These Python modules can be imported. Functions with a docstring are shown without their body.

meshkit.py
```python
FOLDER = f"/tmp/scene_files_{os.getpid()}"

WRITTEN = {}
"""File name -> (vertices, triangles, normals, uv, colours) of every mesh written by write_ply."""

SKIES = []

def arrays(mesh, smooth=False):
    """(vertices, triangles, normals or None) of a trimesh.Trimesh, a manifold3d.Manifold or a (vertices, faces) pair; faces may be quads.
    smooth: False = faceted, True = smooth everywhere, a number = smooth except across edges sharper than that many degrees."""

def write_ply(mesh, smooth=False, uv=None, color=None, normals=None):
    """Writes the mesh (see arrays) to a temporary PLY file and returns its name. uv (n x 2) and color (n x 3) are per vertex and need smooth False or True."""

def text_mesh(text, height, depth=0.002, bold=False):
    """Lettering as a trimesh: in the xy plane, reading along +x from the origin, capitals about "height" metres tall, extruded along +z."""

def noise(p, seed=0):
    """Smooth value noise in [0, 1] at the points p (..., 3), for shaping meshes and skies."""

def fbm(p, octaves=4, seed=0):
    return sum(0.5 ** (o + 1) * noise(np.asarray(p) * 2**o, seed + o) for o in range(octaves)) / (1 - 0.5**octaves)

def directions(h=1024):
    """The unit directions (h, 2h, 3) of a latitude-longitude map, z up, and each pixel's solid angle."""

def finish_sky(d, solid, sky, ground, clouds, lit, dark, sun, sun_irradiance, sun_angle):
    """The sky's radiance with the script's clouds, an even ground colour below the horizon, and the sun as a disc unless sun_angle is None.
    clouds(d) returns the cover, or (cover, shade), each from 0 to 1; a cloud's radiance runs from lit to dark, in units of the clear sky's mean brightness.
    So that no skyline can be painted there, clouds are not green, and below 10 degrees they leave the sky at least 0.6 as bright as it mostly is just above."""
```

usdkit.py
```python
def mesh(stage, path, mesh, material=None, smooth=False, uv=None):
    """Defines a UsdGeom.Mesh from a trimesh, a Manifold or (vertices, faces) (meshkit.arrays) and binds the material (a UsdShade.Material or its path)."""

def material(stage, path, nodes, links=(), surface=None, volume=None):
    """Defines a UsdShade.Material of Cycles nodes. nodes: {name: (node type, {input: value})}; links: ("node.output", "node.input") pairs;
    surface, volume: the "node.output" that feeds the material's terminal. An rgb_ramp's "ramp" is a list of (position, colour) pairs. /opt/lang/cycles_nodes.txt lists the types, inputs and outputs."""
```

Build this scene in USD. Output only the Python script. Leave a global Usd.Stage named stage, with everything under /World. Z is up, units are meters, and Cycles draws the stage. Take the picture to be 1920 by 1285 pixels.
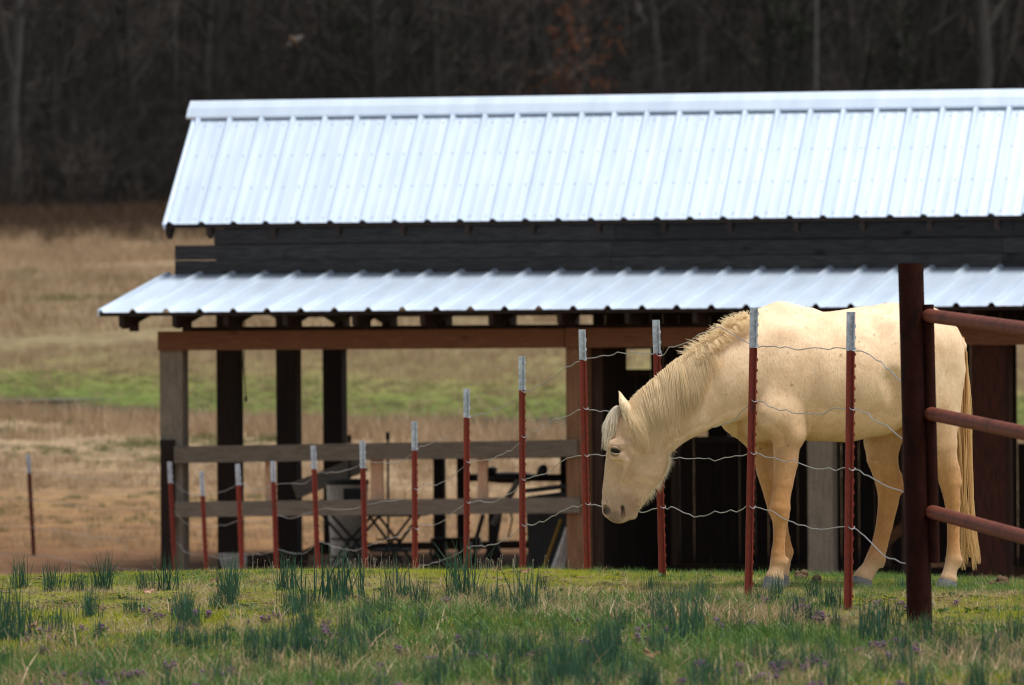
import math, random
import numpy as np, trimesh, usdkit, meshkit
from pxr import Usd, UsdGeom, UsdLux, UsdShade, Gf, Sdf, Vt

stage = Usd.Stage.CreateInMemory()
UsdGeom.SetStageUpAxis(stage, 'Z'); UsdGeom.SetStageMetersPerUnit(stage, 1.0)
UsdGeom.Xform.Define(stage, '/World'); UsdGeom.Scope.Define(stage, '/World/Looks')
rng = np.random.default_rng(7); random.seed(7)

# ---------------------------------------------------------------- camera, sky, sun, exposure
F, CX, CY, ROLL, ZC = 14200.0, 960.0, 642.5, 0.0065, 1.25      # focal length in pixels of the 1920 px wide photograph
cam = UsdGeom.Camera.Define(stage, '/World/camera')
cam.AddTranslateOp().Set((0, 0, ZC)); cam.AddRotateXOp().Set(90.0); cam.AddRotateZOp().Set(math.degrees(-ROLL))
cam.CreateHorizontalApertureAttr(23.6); cam.CreateVerticalApertureAttr(23.6 * 685 / 1024)
cam.CreateFocalLengthAttr(23.6 * F / 1920); cam.CreateFStopAttr(4.3); cam.CreateFocusDistanceAttr(39.4)
cam.CreateClippingRangeAttr((0.1, 5000.0)); cam.CreateExposureAttr(0.86)
SUN_AZ, SUN_EL = math.atan2(0.75, -0.16), math.radians(72)
dome = UsdLux.DomeLight.Define(stage, '/World/sky')
dome.GetPrim().SetCustomDataByKey('kind', 'structure')
skym = usdkit.material(stage, '/World/Looks/sky', {
    'tc': ('texture_coordinate', {}), 'cl': ('noise_texture', {'scale': 2.2, 'detail': 4.0, 'roughness': 0.6}),
    'cr': ('rgb_ramp', {'ramp': [(0.35, (0.8, 0.8, 0.8)), (0.65, (1.15, 1.15, 1.15))]}),
    's': ('sky_texture', {'sky_type': 'single_scattering', 'sun_disc': False, 'sun_elevation': SUN_EL, 'sun_rotation': SUN_AZ}),
    'h': ('hsv', {'saturation': 0.33, 'value': 1.0}), 'm': ('mix_color', {'blend_type': 'multiply', 'fac': 1.0, 'use_clamp': False}),
    'b': ('background_shader', {'strength': 0.076})},
    [('tc.generated', 'cl.vector'), ('cl.fac', 'cr.fac'), ('s.color', 'h.color'), ('h.color', 'm.a'), ('cr.color', 'm.b'), ('m.result', 'b.color')], surface='b.background')
UsdShade.MaterialBindingAPI.Apply(dome.GetPrim()).Bind(skym)
sun = UsdLux.DistantLight.Define(stage, '/World/sun')
sun.CreateNormalizeAttr(True); sun.CreateIntensityAttr(0.70); sun.CreateAngleAttr(32.0); sun.CreateColorAttr((1.0, 0.98, 0.945))
sd = np.array([math.sin(SUN_AZ) * math.cos(SUN_EL), math.cos(SUN_AZ) * math.cos(SUN_EL), math.sin(SUN_EL)])
sx = np.cross([0, 0, 1], sd); sx /= np.linalg.norm(sx); sy = np.cross(sd, sx)
sun.AddTransformOp().Set(Gf.Matrix4d(*sx, 0, *sy, 0, *sd, 0, 0, 0, 60, 1))

# ---------------------------------------------------------------- helpers
def unroll(x, y):
    dx, dy = np.asarray(x, float) - CX, np.asarray(y, float) - CY
    c, s = math.cos(ROLL), math.sin(ROLL)
    return c * dx - s * dy, s * dx + c * dy
def P(x, y, D):
    """The point seen at (x, y) of the photograph at distance D along the view."""
    a, b = unroll(x, y); D = np.asarray(D, float)
    return np.stack(np.broadcast_arrays(a / F * D, D, ZC - b / F * D), -1)
used = {}
def numbered(path):
    k = used.get(path, -1) + 1; used[path] = k
    return path if k == 0 else '%s_%03d' % (path, k)
def tag(prim, label=None, cat=None, group=None, kind=None):
    prim = prim.GetPrim() if hasattr(prim, 'GetPrim') else prim
    for k, v in (('label', label), ('category', cat), ('group', group), ('kind', kind)):
        if v: prim.SetCustomDataByKey(k, v)
    return prim
def pth(parent): return '/World' if parent is None else str(parent.GetPath())
def obj(name, mesh, m, parent=None, smooth=30):
    return usdkit.mesh(stage, numbered(pth(parent) + '/' + name), mesh, m, smooth=smooth)
def thing(name, label, cat, loc=(0, 0, 0), rotz=0.0, group=None):
    x = UsdGeom.Xform.Define(stage, numbered('/World/' + name))
    x.AddTranslateOp().Set(Gf.Vec3d(*map(float, loc))); x.AddRotateZOp().Set(float(rotz)); x.AddScaleOp().Set((1, 1, 1))
    return tag(x, label, cat, group)
def dup(root, loc, rotz=0.0, label=None, scale=(1, 1, 1), group=None, tilt=None):
    name = root.GetName()
    if name[-4:-3] == '_' and name[-3:].isdigit(): name = name[:-4]
    x = UsdGeom.Xform.Define(stage, numbered('/World/' + name))
    x.GetPrim().GetReferences().AddInternalReference(root.GetPath()); x.GetPrim().SetInstanceable(True)
    x.ClearXformOpOrder()
    x.AddTranslateOp().Set(Gf.Vec3d(*map(float, loc))); x.AddRotateZOp().Set(float(rotz)); x.AddScaleOp().Set(tuple(map(float, scale)))
    if tilt is not None: x.AddRotateYOp().Set(float(tilt))
    was = root.GetCustomData()
    return tag(x, label or was.get('label'), was.get('category'), group or was.get('group'))
cat_ = trimesh.util.concatenate
def box(x0, x1, y0, y1, z0, z1, ch=0.0):
    b = trimesh.creation.box([abs(x1 - x0), abs(y1 - y0), abs(z1 - z0)])
    b.apply_translation([(x0 + x1) / 2, (y0 + y1) / 2, (z0 + z1) / 2])
    return b
def beam(a, b, w, h, up=(0, 0, 1)):
    """A board from a to b: w across, h in the direction of up."""
    a, b = np.array(a, float), np.array(b, float); d = b - a; L = np.linalg.norm(d); d /= L
    s = np.cross(up, d); s /= np.linalg.norm(s); u = np.cross(d, s)
    m = trimesh.creation.box([L, w, h]); T = np.eye(4); T[:3, 0], T[:3, 1], T[:3, 2], T[:3, 3] = d, s, u, (a + b) / 2
    m.apply_transform(T); return m
def tube(pts, r, sides=6, cap=True):
    pts = np.asarray(pts, float); n = len(pts); r = np.broadcast_to(np.asarray(r, float), (n,))
    t = np.gradient(pts, axis=0); t /= np.linalg.norm(t, axis=1)[:, None] + 1e-12
    ref = np.array([0, 0, 1.0]) if abs(t[0, 2]) < 0.8 else np.array([1.0, 0, 0])
    s = np.cross(t, ref); s /= np.linalg.norm(s, axis=1)[:, None] + 1e-12; u = np.cross(s, t)
    a = np.arange(sides) / sides * 2 * np.pi
    v = (pts[:, None] + r[:, None, None] * (np.cos(a)[None, :, None] * s[:, None] + np.sin(a)[None, :, None] * u[:, None])).reshape(-1, 3)
    i = np.arange(n - 1)[:, None] * sides; j = np.arange(sides)[None]; k = (j + 1) % sides
    f = np.concatenate([np.stack([i + j, i + k, i + sides + k], -1).reshape(-1, 3), np.stack([i + j, i + sides + k, i + sides + j], -1).reshape(-1, 3)])
    if cap:
        f = np.concatenate([f, [[0, q + 1, q] for q in range(1, sides - 1)], [[(n - 1) * sides, (n - 1) * sides + q, (n - 1) * sides + q + 1] for q in range(1, sides - 1)]])
    return trimesh.Trimesh(v, f, process=False)
def mat(name, nodes, links, surface='p.BSDF'):
    return usdkit.material(stage, '/World/Looks/' + name, nodes, links, surface=surface)
def rough(name, c1, c2, scale=8.0, r=0.8, bump=0.3, stretch=(1, 1, 1), c3=None, fine=60.0, metallic=0.0, spec=0.3, vary=0.0, knots=0.0, bumpd=0.01):
    """Two or three colours mixed by noise in object space, fine grain on top, some relief."""
    ramp = [(0.3, c1), (0.68, c2)] if c3 is None else [(0.25, c1), (0.5, c2), (0.72, c3)]
    n = {'tc': ('texture_coordinate', {}), 'mp': ('mapping', {'scale': stretch}),
         'n1': ('noise_texture', {'scale': scale, 'detail': 6.0, 'roughness': 0.62}), 'n2': ('noise_texture', {'scale': fine, 'detail': 3.0}),
         'rp': ('rgb_ramp', {'ramp': ramp}), 'fr': ('rgb_ramp', {'ramp': [(0.3, (0.72, 0.72, 0.72)), (0.7, (1.2, 1.2, 1.2))]}),
         'mx': ('mix_color', {'blend_type': 'multiply', 'fac': 1.0, 'use_clamp': False}),
         'b': ('bump', {'strength': bump, 'distance': bumpd}), 'p': ('principled_bsdf', {'roughness': r, 'metallic': metallic, 'specular_ior_level': spec})}
    l = [('tc.object', 'mp.vector'), ('mp.vector', 'n1.vector'), ('mp.vector', 'n2.vector'), ('n1.fac', 'rp.fac'), ('n2.fac', 'fr.fac'), ('rp.color', 'mx.a'), ('fr.color', 'mx.b'), ('n2.fac', 'b.height'), ('b.normal', 'p.normal')]
    last = 'mx.result'
    if vary:
        n['oi'] = ('object_info', {}); n['mr'] = ('map_range', {'to_min': 1 - vary, 'to_max': 1 + vary})
        n['mv'] = ('mix_color', {'blend_type': 'multiply', 'fac': 1.0, 'use_clamp': False})
        l += [('oi.random', 'mr.value'), (last, 'mv.a'), ('mr.result', 'mv.b')]; last = 'mv.result'
    if knots:
        n['vo'] = ('voronoi_texture', {'scale': 2.3}); n['kr'] = ('rgb_ramp', {'ramp': [(0.05, (1 - knots,) * 3), (0.13, (1, 1, 1))]})
        n['mk'] = ('mix_color', {'blend_type': 'multiply', 'fac': 1.0, 'use_clamp': False})
        n['m2'] = ('mapping', {'scale': (0.8, 1, 1.7)})
        l += [('tc.object', 'm2.vector'), ('m2.vector', 'vo.vector'), ('vo.distance', 'kr.fac'), (last, 'mk.a'), ('kr.color', 'mk.b')]; last = 'mk.result'
    l.append((last, 'p.base_color'))
    return mat(name, n, l)
def blade_mat(name, cols, tr=0.35, r=0.55):
    """Grass and leaves: one colour per instance out of a ramp, some light let through."""
    n = {'oi': ('object_info', {}), 'rp': ('rgb_ramp', {'ramp': cols}), 'p': ('principled_bsdf', {'roughness': r, 'specular_ior_level': 0.25}), 't': ('translucent_bsdf', {}), 'm': ('mix_closure', {'fac': tr}),
         'g': ('geometry', {}), 'ad': ('math', {'math_type': 'add'}), 'ml': ('math', {'math_type': 'multiply', 'value2': 0.5})}
    l = [('oi.random', 'ad.value1'), ('g.random_per_island', 'ad.value2'), ('ad.value', 'ml.value1'), ('ml.value', 'rp.fac'), ('rp.color', 'p.base_color'), ('rp.color', 't.color'), ('p.BSDF', 'm.closure1'), ('t.BSDF', 'm.closure2')]
    return mat(name, n, l, 'm.closure')

# ---------------------------------------------------------------- terrain
PROF = [(-300, -1.5), (-40, -0.6), (10, -0.25), (27, -0.09), (31, -0.06), (34, -0.035), (36, -0.02), (39, -0.01), (42, -0.015), (43.5, -0.075), (45, -0.16), (48, -0.34), (53, -0.6), (58, -0.8), (63, -0.92), (67, -0.95), (69, -0.92), (71, -0.87), (73.5, -0.815), (75, -0.78)]
from scipy.interpolate import PchipInterpolator
_pi = PchipInterpolator([p[0] for p in PROF] + [110, 180, 258, 300, 370, 430, 600, 1500, 4000], [p[1] for p in PROF] + [0.494, 3.04, 5.88, 9.5, 20.0, 24.0, 20, 14, 5])
def ground(x, y):
    x, y = np.asarray(x, float), np.asarray(y, float)
    z = _pi(y)
    near = np.exp(-((y - 36) / 16) ** 2) * 0.028 * (np.sin(x * 1.3 + y * 0.4) * 0.5 + np.sin(x * 0.55 - y * 0.9 + 1) * 0.5)
    left = -0.012 * np.clip(-x - 1, 0, 6) * np.exp(-((y - 40) / 9) ** 2) - 0.04 * np.clip(x - 0.1, 0, 6) * np.where(y < 43, np.exp(-((y - 43) / 3.9) ** 2), np.exp(-((y - 43) / 14) ** 2))
    far = np.clip((y - 80) / 60, 0, 1) * 0.1 * (np.sin(x * 0.31 + y * 0.11) + np.sin(x * 0.13 - y * 0.19))
    dp = y + 0.8 * (np.clip(x, -12, 6) + 7)
    ditch = -0.16 * np.exp(-((dp - 108.2) / 1.3) ** 2) * (x < 30)
    return z + near + left + far + ditch
def sheet(xs, ys):
    X, Y = np.meshgrid(xs, ys); v = np.stack([X, Y, ground(X, Y)], -1).reshape(-1, 3)
    nx, ny = len(xs), len(ys); i = (np.arange(ny - 1)[:, None] * nx + np.arange(nx - 1)[None]).ravel()
    f = np.concatenate([np.stack([i, i + 1, i + nx + 1], -1), np.stack([i, i + nx + 1, i + nx], -1)])
    return v, f
XS = np.unique(np.concatenate([np.linspace(-1500, -60, 16), np.linspace(-60, -10, 40), np.linspace(-10, 10, 90), np.linspace(10, 60, 40), np.linspace(60, 1500, 16)]))
def ground_material(name, ramp, noise_scale, amp, skew=0.0, r=0.95, x0=0.0, mix2=None, extra=0.5):
    n = {'g': ('geometry', {}), 'sx': ('separate_xyz', {}), 'n1': ('noise_texture', {'scale': noise_scale, 'detail': 6.0, 'roughness': 0.65}),
         'n2': ('noise_texture', {'scale': 2.6, 'detail': 6.0, 'roughness': 0.7}), 'n3': ('noise_texture', {'scale': 28.0, 'detail': 4.0, 'roughness': 0.7}),
         'a': ('math', {'math_type': 'multiply_add', 'value2': amp, 'value3': -amp / 2}), 'b': ('math', {'math_type': 'multiply_add', 'value2': skew, 'value3': -x0 * skew}),
         'c': ('math', {'math_type': 'add'}), 'd': ('math', {'math_type': 'add'}), 'mr': ('map_range', {'from_min': ramp[0][0], 'from_max': ramp[-1][0], 'clamp': True}),
         'mpv': ('mapping', {'scale': (1, 0.45, 1)}),
         'rp': ('rgb_ramp', {'ramp': [((q - ramp[0][0]) / (ramp[-1][0] - ramp[0][0]), c) for q, c in ramp]}),
         'f2': ('rgb_ramp', {'ramp': [(0.3, (0.5, 0.45, 0.4)), (0.5, (1, 1, 1)), (0.7, (1.35, 1.4, 1.25))]}), 'f3': ('rgb_ramp', {'ramp': [(0.3, (1 - extra,) * 3), (0.7, (1 + extra * .7,) * 3)]}),
         'm2': ('mix_color', {'blend_type': 'multiply', 'fac': 0.8, 'use_clamp': False}), 'm3': ('mix_color', {'blend_type': 'multiply', 'fac': 1.0, 'use_clamp': False}),
         'bu': ('bump', {'strength': 0.6, 'distance': 0.06}), 'p': ('principled_bsdf', {'roughness': r, 'specular_ior_level': 0.15})}
    l = [('g.position', 'sx.vector'), ('g.position', 'n1.vector'), ('g.position', 'mpv.vector'), ('mpv.vector', 'n2.vector'), ('g.position', 'n3.vector'), ('n1.fac', 'a.value1'), ('sx.x', 'b.value1'), ('a.value', 'c.value1'), ('b.value', 'c.value2'),
         ('c.value', 'd.value1'), ('sx.y', 'd.value2'), ('d.value', 'mr.value'), ('mr.result', 'rp.fac'), ('rp.color', 'm2.a'), ('n2.fac', 'f2.fac'), ('f2.color', 'm2.b'), ('m2.result', 'm3.a'), ('n3.fac', 'f3.fac'), ('f3.color', 'm3.b'), ('m3.result', 'p.base_color'), ('n3.fac', 'bu.height'), ('bu.normal', 'p.normal')]
    return mat(name, n, l)
TAN, OLIVE, CLAY = (0.27, 0.185, 0.095), (0.16, 0.15, 0.05), (0.155, 0.08, 0.040)
m_near = ground_material('pasture_ground', [(20, (0.15, 0.13, 0.055)), (33, (0.17, 0.14, 0.06)), (36, (0.16, 0.15, 0.04)), (43, (0.19, 0.185, 0.045)), (47, (0.16, 0.14, 0.05)), (56, (0.17, 0.11, 0.05)), (66, (0.22, 0.11, 0.05)), (72, CLAY), (75, CLAY)], 0.5, 3.0)
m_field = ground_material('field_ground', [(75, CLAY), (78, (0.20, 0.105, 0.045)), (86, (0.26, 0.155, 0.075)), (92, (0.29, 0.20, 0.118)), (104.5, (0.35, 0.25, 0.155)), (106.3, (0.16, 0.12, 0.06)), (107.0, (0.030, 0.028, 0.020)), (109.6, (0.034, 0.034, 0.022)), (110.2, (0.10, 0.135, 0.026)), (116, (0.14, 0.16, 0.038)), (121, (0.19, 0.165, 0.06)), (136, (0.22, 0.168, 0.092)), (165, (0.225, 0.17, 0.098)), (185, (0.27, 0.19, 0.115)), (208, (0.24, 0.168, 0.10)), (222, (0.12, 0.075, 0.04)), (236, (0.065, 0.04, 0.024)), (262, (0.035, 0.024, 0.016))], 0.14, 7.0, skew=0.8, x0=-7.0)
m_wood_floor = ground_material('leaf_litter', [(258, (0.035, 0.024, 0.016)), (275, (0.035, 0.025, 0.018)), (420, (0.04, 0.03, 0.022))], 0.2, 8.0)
tag(obj('pasture_ground', sheet(XS, np.unique(np.concatenate([np.linspace(-300, 20, 30), np.linspace(20, 75, 150)]))), m_near, smooth=True), kind='structure')
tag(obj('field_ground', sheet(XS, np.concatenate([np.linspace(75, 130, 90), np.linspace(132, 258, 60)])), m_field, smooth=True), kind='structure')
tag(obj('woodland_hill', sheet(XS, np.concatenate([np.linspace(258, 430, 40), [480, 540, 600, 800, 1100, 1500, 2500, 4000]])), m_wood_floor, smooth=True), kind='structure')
# standing water in the ditch on the left
wv = []
for t in np.linspace(0, 2 * np.pi, 40, endpoint=False):
    wv.append((-9.2 + 3.4 * math.cos(t) + 0.2 * math.sin(3 * t), 110.6 + 1.5 * math.sin(t) + 0.12 * math.cos(5 * t)))
wz = float(np.mean([ground(*p) for p in wv])) - 0.01
wm = trimesh.creation.extrude_polygon(__import__('shapely').geometry.Polygon(wv), 0.02); wm.apply_translation([0, 0, wz - 0.02])
tag(obj('ditch_water', wm, mat('ditch_water', {'p': ('principled_bsdf', {'base_color': (0.16, 0.155, 0.14), 'roughness': 0.3})}, [])), kind='structure')

# ---------------------------------------------------------------- the barn
A = math.radians(14.0)
TB, NB = np.array([math.cos(A), -math.sin(A)]), np.array([math.sin(A), math.cos(A)])
B0 = P(300, 860, 69.0)[:2]
def uz(x, y, n):
    a, b = unroll(x, y); d = np.array([float(a) / F, 1.0]); s = (n + B0 @ NB) / (d @ NB)
    return float((s * d - B0) @ TB), float(ZC - b / F * s)
def bw(u, n, z):
    q = B0 + u * TB + n * NB; return np.array([q[0], q[1], z])
G = {}
STRX, STRZ = (1.2, 9, 14), (9, 9, 0.9)
m_galv = mat('roof_metal', {'tc': ('texture_coordinate', {}), 'n': ('noise_texture', {'scale': 1.3, 'detail': 4.0}), 'mp': ('mapping', {'scale': (5, 1, 1)}), 'r': ('rgb_ramp', {'ramp': [(0.3, (0.57, 0.665, 0.79)), (0.7, (0.64, 0.735, 0.85))]}),
    'rr': ('map_range', {'to_min': 0.32, 'to_max': 0.38}), 'p': ('principled_bsdf', {'metallic': 0.42})}, [('tc.object', 'mp.vector'), ('mp.vector', 'n.vector'), ('n.fac', 'r.fac'), ('n.fac', 'rr.value'), ('rr.result', 'p.roughness'), ('r.color', 'p.base_color')])
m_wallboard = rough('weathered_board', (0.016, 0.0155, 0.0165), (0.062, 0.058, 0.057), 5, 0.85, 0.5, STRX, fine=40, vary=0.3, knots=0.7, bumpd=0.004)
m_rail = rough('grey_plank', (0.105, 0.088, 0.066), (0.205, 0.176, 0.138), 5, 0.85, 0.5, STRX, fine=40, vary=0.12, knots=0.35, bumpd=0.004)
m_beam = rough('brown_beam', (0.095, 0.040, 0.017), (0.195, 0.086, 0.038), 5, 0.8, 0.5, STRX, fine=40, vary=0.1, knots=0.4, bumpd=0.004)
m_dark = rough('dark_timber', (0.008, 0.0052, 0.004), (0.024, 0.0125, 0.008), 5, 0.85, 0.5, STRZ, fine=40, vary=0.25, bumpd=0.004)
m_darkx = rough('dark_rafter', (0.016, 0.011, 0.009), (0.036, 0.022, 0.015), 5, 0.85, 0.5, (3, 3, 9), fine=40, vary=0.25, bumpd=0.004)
m_greypost = rough('grey_post', (0.13, 0.115, 0.085), (0.255, 0.225, 0.175), 5, 0.85, 0.5, STRZ, fine=40, vary=0.08, bumpd=0.004)
m_redpost = rough('reddish_post', (0.13, 0.062, 0.028), (0.28, 0.155, 0.078), 4, 0.8, 0.5, STRZ, fine=40, vary=0.1, knots=0.5, bumpd=0.004)
m_barkpost = rough('red_cedar_bark', (0.006, 0.004, 0.003), (0.085, 0.022, 0.011), 4, 0.85, 0.9, (14, 14, 1.6), fine=60, bumpd=0.01)
m_newwood = rough('new_pine', (0.42, 0.25, 0.15), (0.56, 0.36, 0.23), 5, 0.75, 0.3, STRZ, fine=40, vary=0.05)
barn = thing('barn', 'long open-sided timber barn with raised middle and bright ribbed metal roofs', 'barn', (B0[0], B0[1], 0), math.degrees(-A))
def part(name, mesh, m, label=None, smooth=30):
    o = obj(name, mesh, m, barn, smooth)
    if label: tag(o, label)
    return o
UL, UR = -0.44, 11.2
def ribbed(u0, u1, pitch, phase, n0, z0, n1, z1, rib=0.032, halfbase=0.038, halftop=0.013):
    """One roof sheet between u0 and u1 running up the slope from (n0, z0) to (n1, z1)."""
    us, hs = [u0], [0.0]
    k = math.floor((u0 - phase) / pitch) - 1
    pts = {}
    while phase + k * pitch < u1 + pitch:
        c = phase + k * pitch
        for du, h in ((-halfbase, 0), (-halftop, rib), (halftop, rib), (halfbase, 0)): pts[round(c + du, 5)] = h
        for mn in (1 / 3, 2 / 3):
            for du, h in ((-0.022, 0), (-0.008, 0.0013), (0.008, 0.0013), (0.022, 0)): pts[round(c + mn * pitch + du, 5)] = h
        k += 1
    for u in sorted(pts):
        if u0 < u < u1: us.append(u); hs.append(pts[u])
    us.append(u1); hs.append(0.0)
    us, hs = np.array(us), np.array(hs)
    d = np.array([n1 - n0, z1 - z0]); L = np.linalg.norm(d); d /= L; up = np.array([-d[1], d[0]])
    if up[1] < 0: up = -up
    ts = np.linspace(0, L, 5)
    def layer(off): return np.concatenate([np.stack([us, n0 + d[0] * t + up[0] * (hs + off), z0 + d[1] * t + up[1] * (hs + off)], 1) for t in ts])
    v = np.concatenate([layer(0.0), layer(-0.0025)]); m = len(us); N = m * len(ts)
    f = []
    for r in range(len(ts) - 1):
        for i in range(m - 1):
            a, b, c, e = r * m + i, r * m + i + 1, (r + 1) * m + i + 1, (r + 1) * m + i
            f += [[a, b, c], [a, c, e], [N + a, N + c, N + b], [N + a, N + e, N + c]]
    for i in range(m - 1):
        a, b = i, i + 1; f += [[a, N + a, N + b], [a, N + b, b]]
        a, b = N - m + i, N - m + i + 1; f += [[a, N + b, N + a], [a, b, N + b]]
    for r in range(len(ts) - 1):
        a, e = r * m, (r + 1) * m; f += [[a, e, N + e], [a, N + e, N + a]]
        a, e = r * m + m - 1, (r + 1) * m + m - 1; f += [[a, N + e, e], [a, N + a, N + e]]
    return trimesh.Trimesh(v, f, process=False)
PU, PL = 0.3105, 0.3158
phU, phL = uz(318, 420, 1.5)[0], uz(250, 585, -0.4)[0]
EAVE_N, EAVE_Z = 1.5, 2.372
RIDGE_N, RIDGE_Z = 2.6, 3.50
LOW_N, LOW_Z, LTOP_N, LTOP_Z = -0.42, 1.545, 1.80, 1.905
MIDN = RIDGE_N
def panels(pitch, phase, n0, z0, n1, z1, ul, **kw):
    u = ul; edge = phase - pitch / 2
    while edge <= ul + 0.2: edge += pitch * 3
    while u < UR:
        e = min(edge, UR); part('roof_panel', ribbed(u, e - 0.0015, pitch, phase, n0, z0, n1, z1, **kw), m_galv, smooth=20); u = e; edge += pitch * 3
panels(PU, phU, EAVE_N, EAVE_Z, RIDGE_N, RIDGE_Z, -0.385)
panels(PU, phU, 2 * MIDN - EAVE_N, EAVE_Z, RIDGE_N + 0.002, RIDGE_Z, -0.385)
panels(PL, phL, LOW_N, LOW_Z, LTOP_N - 0.03, LTOP_Z, UL)
panels(PL, phL, 2 * MIDN - LOW_N, LOW_Z, 2 * MIDN - LTOP_N + 0.03, LTOP_Z, UL)
# ridge cap: bent sheet with hemmed edges
sl = (RIDGE_Z - EAVE_Z) / (RIDGE_N - EAVE_N); cl = math.hypot(1, sl)
cw = 0.175
prof = []
for s, off in ((-1, 0.036), (-0.42, 0.052), (-0.40, 0.044), (0, 0.05), (0.40, 0.044), (0.42, 0.052), (1, 0.036)):
    q = abs(s) * cw; n = RIDGE_N + math.copysign(q / cl, s) if s else RIDGE_N
    z = RIDGE_Z - q * sl / cl
    prof.append((n + math.copysign(off * sl / cl, s) * (1 if s else 0), z + off / cl + (0.02 if s == 0 else 0)))
low = [(n * 1.0, z - 0.006) for n, z in prof[::-1]]
low[0] = (prof[-1][0] - 0.008, prof[-1][1] - 0.02); low[-1] = (prof[0][0] + 0.008, prof[0][1] - 0.02)
from shapely.geometry import Polygon
cap = trimesh.creation.extrude_polygon(Polygon(prof + low), UR + 0.46)
cap.apply_transform(np.array([[0, 0, 1, -0.455], [1, 0, 0, 0], [0, 1, 0, 0], [0, 0, 0, 1.0]]))
part('ridge_cap', cap, m_galv, smooth=15)
# rake trim at the left ends of the front slopes
part('rake_trim', cat_([beam((-0.392, EAVE_N - 0.02, EAVE_Z - 0.022), (-0.392, RIDGE_N - 0.06, RIDGE_Z - 0.085), 0.018, 0.06)]), m_galv)
part('rake_trim', cat_([beam((UL - 0.008, LOW_N - 0.012, LOW_Z - 0.005), (UL - 0.008, LTOP_N - 0.06, LTOP_Z - 0.008), 0.016, 0.06)]), m_galv)
# roof screws, in rows over the purlins
sc = []
dd = np.array([RIDGE_N - EAVE_N, RIDGE_Z - EAVE_Z]); LL = np.linalg.norm(dd); dd /= LL; upn = np.array([-dd[1], dd[0]])
for k in range(-1, 38):
    for fr in (0.04, 0.30, 0.57, 0.83):
        for mn in (0.26, 0.74):
            u = phU + (k + mn) * PU
            if -0.36 < u < UR - 0.05:
                s = trimesh.creation.cylinder(radius=0.0065, height=0.007, sections=6)
                q = np.array([EAVE_N, EAVE_Z]) + dd * LL * fr + upn * 0.003
                s.apply_translation([u, q[0], q[1]]); sc.append(s)
m_screw = mat('screw_head', {'p': ('principled_bsdf', {'base_color': (0.34, 0.39, 0.46), 'metallic': 0.4, 'roughness': 0.5})}, [])
tag(part('screw', cat_(sc), m_screw), kind='stuff')
# posts, four rows deep
GZ = -1.3
ROWS = [0.0, 1.8, 3.55, 5.2]
def post(u0, u1, n0, n1, ztop, m, label=None):
    lean = 0.0
    part('post', box(u0, u1, n0, n1, GZ, ztop), m, label)
post(uz(300.5, 860, 0)[0], uz(343, 860, 0)[0], 0.0, 0.19, 1.205, m_greypost, 'weathered grey corner post')
post(uz(1062, 860, 0)[0], uz(1101, 860, 0)[0], 0.0, 0.19, 1.205, m_redpost, 'reddish brown post')
post(uz(1514, 860, 0)[0], uz(1561, 860, 0)[0], 0.0, 0.2, 1.205, m_greypost, 'pale weathered post')
post(uz(1822, 860, 0)[0], uz(1884, 860, 0)[0], 0.0, 0.22, 1.205, m_barkpost, 'dark post with reddish bark')
post(10.2, 10.42, 0.0, 0.2, 1.205, m_greypost)
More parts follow.
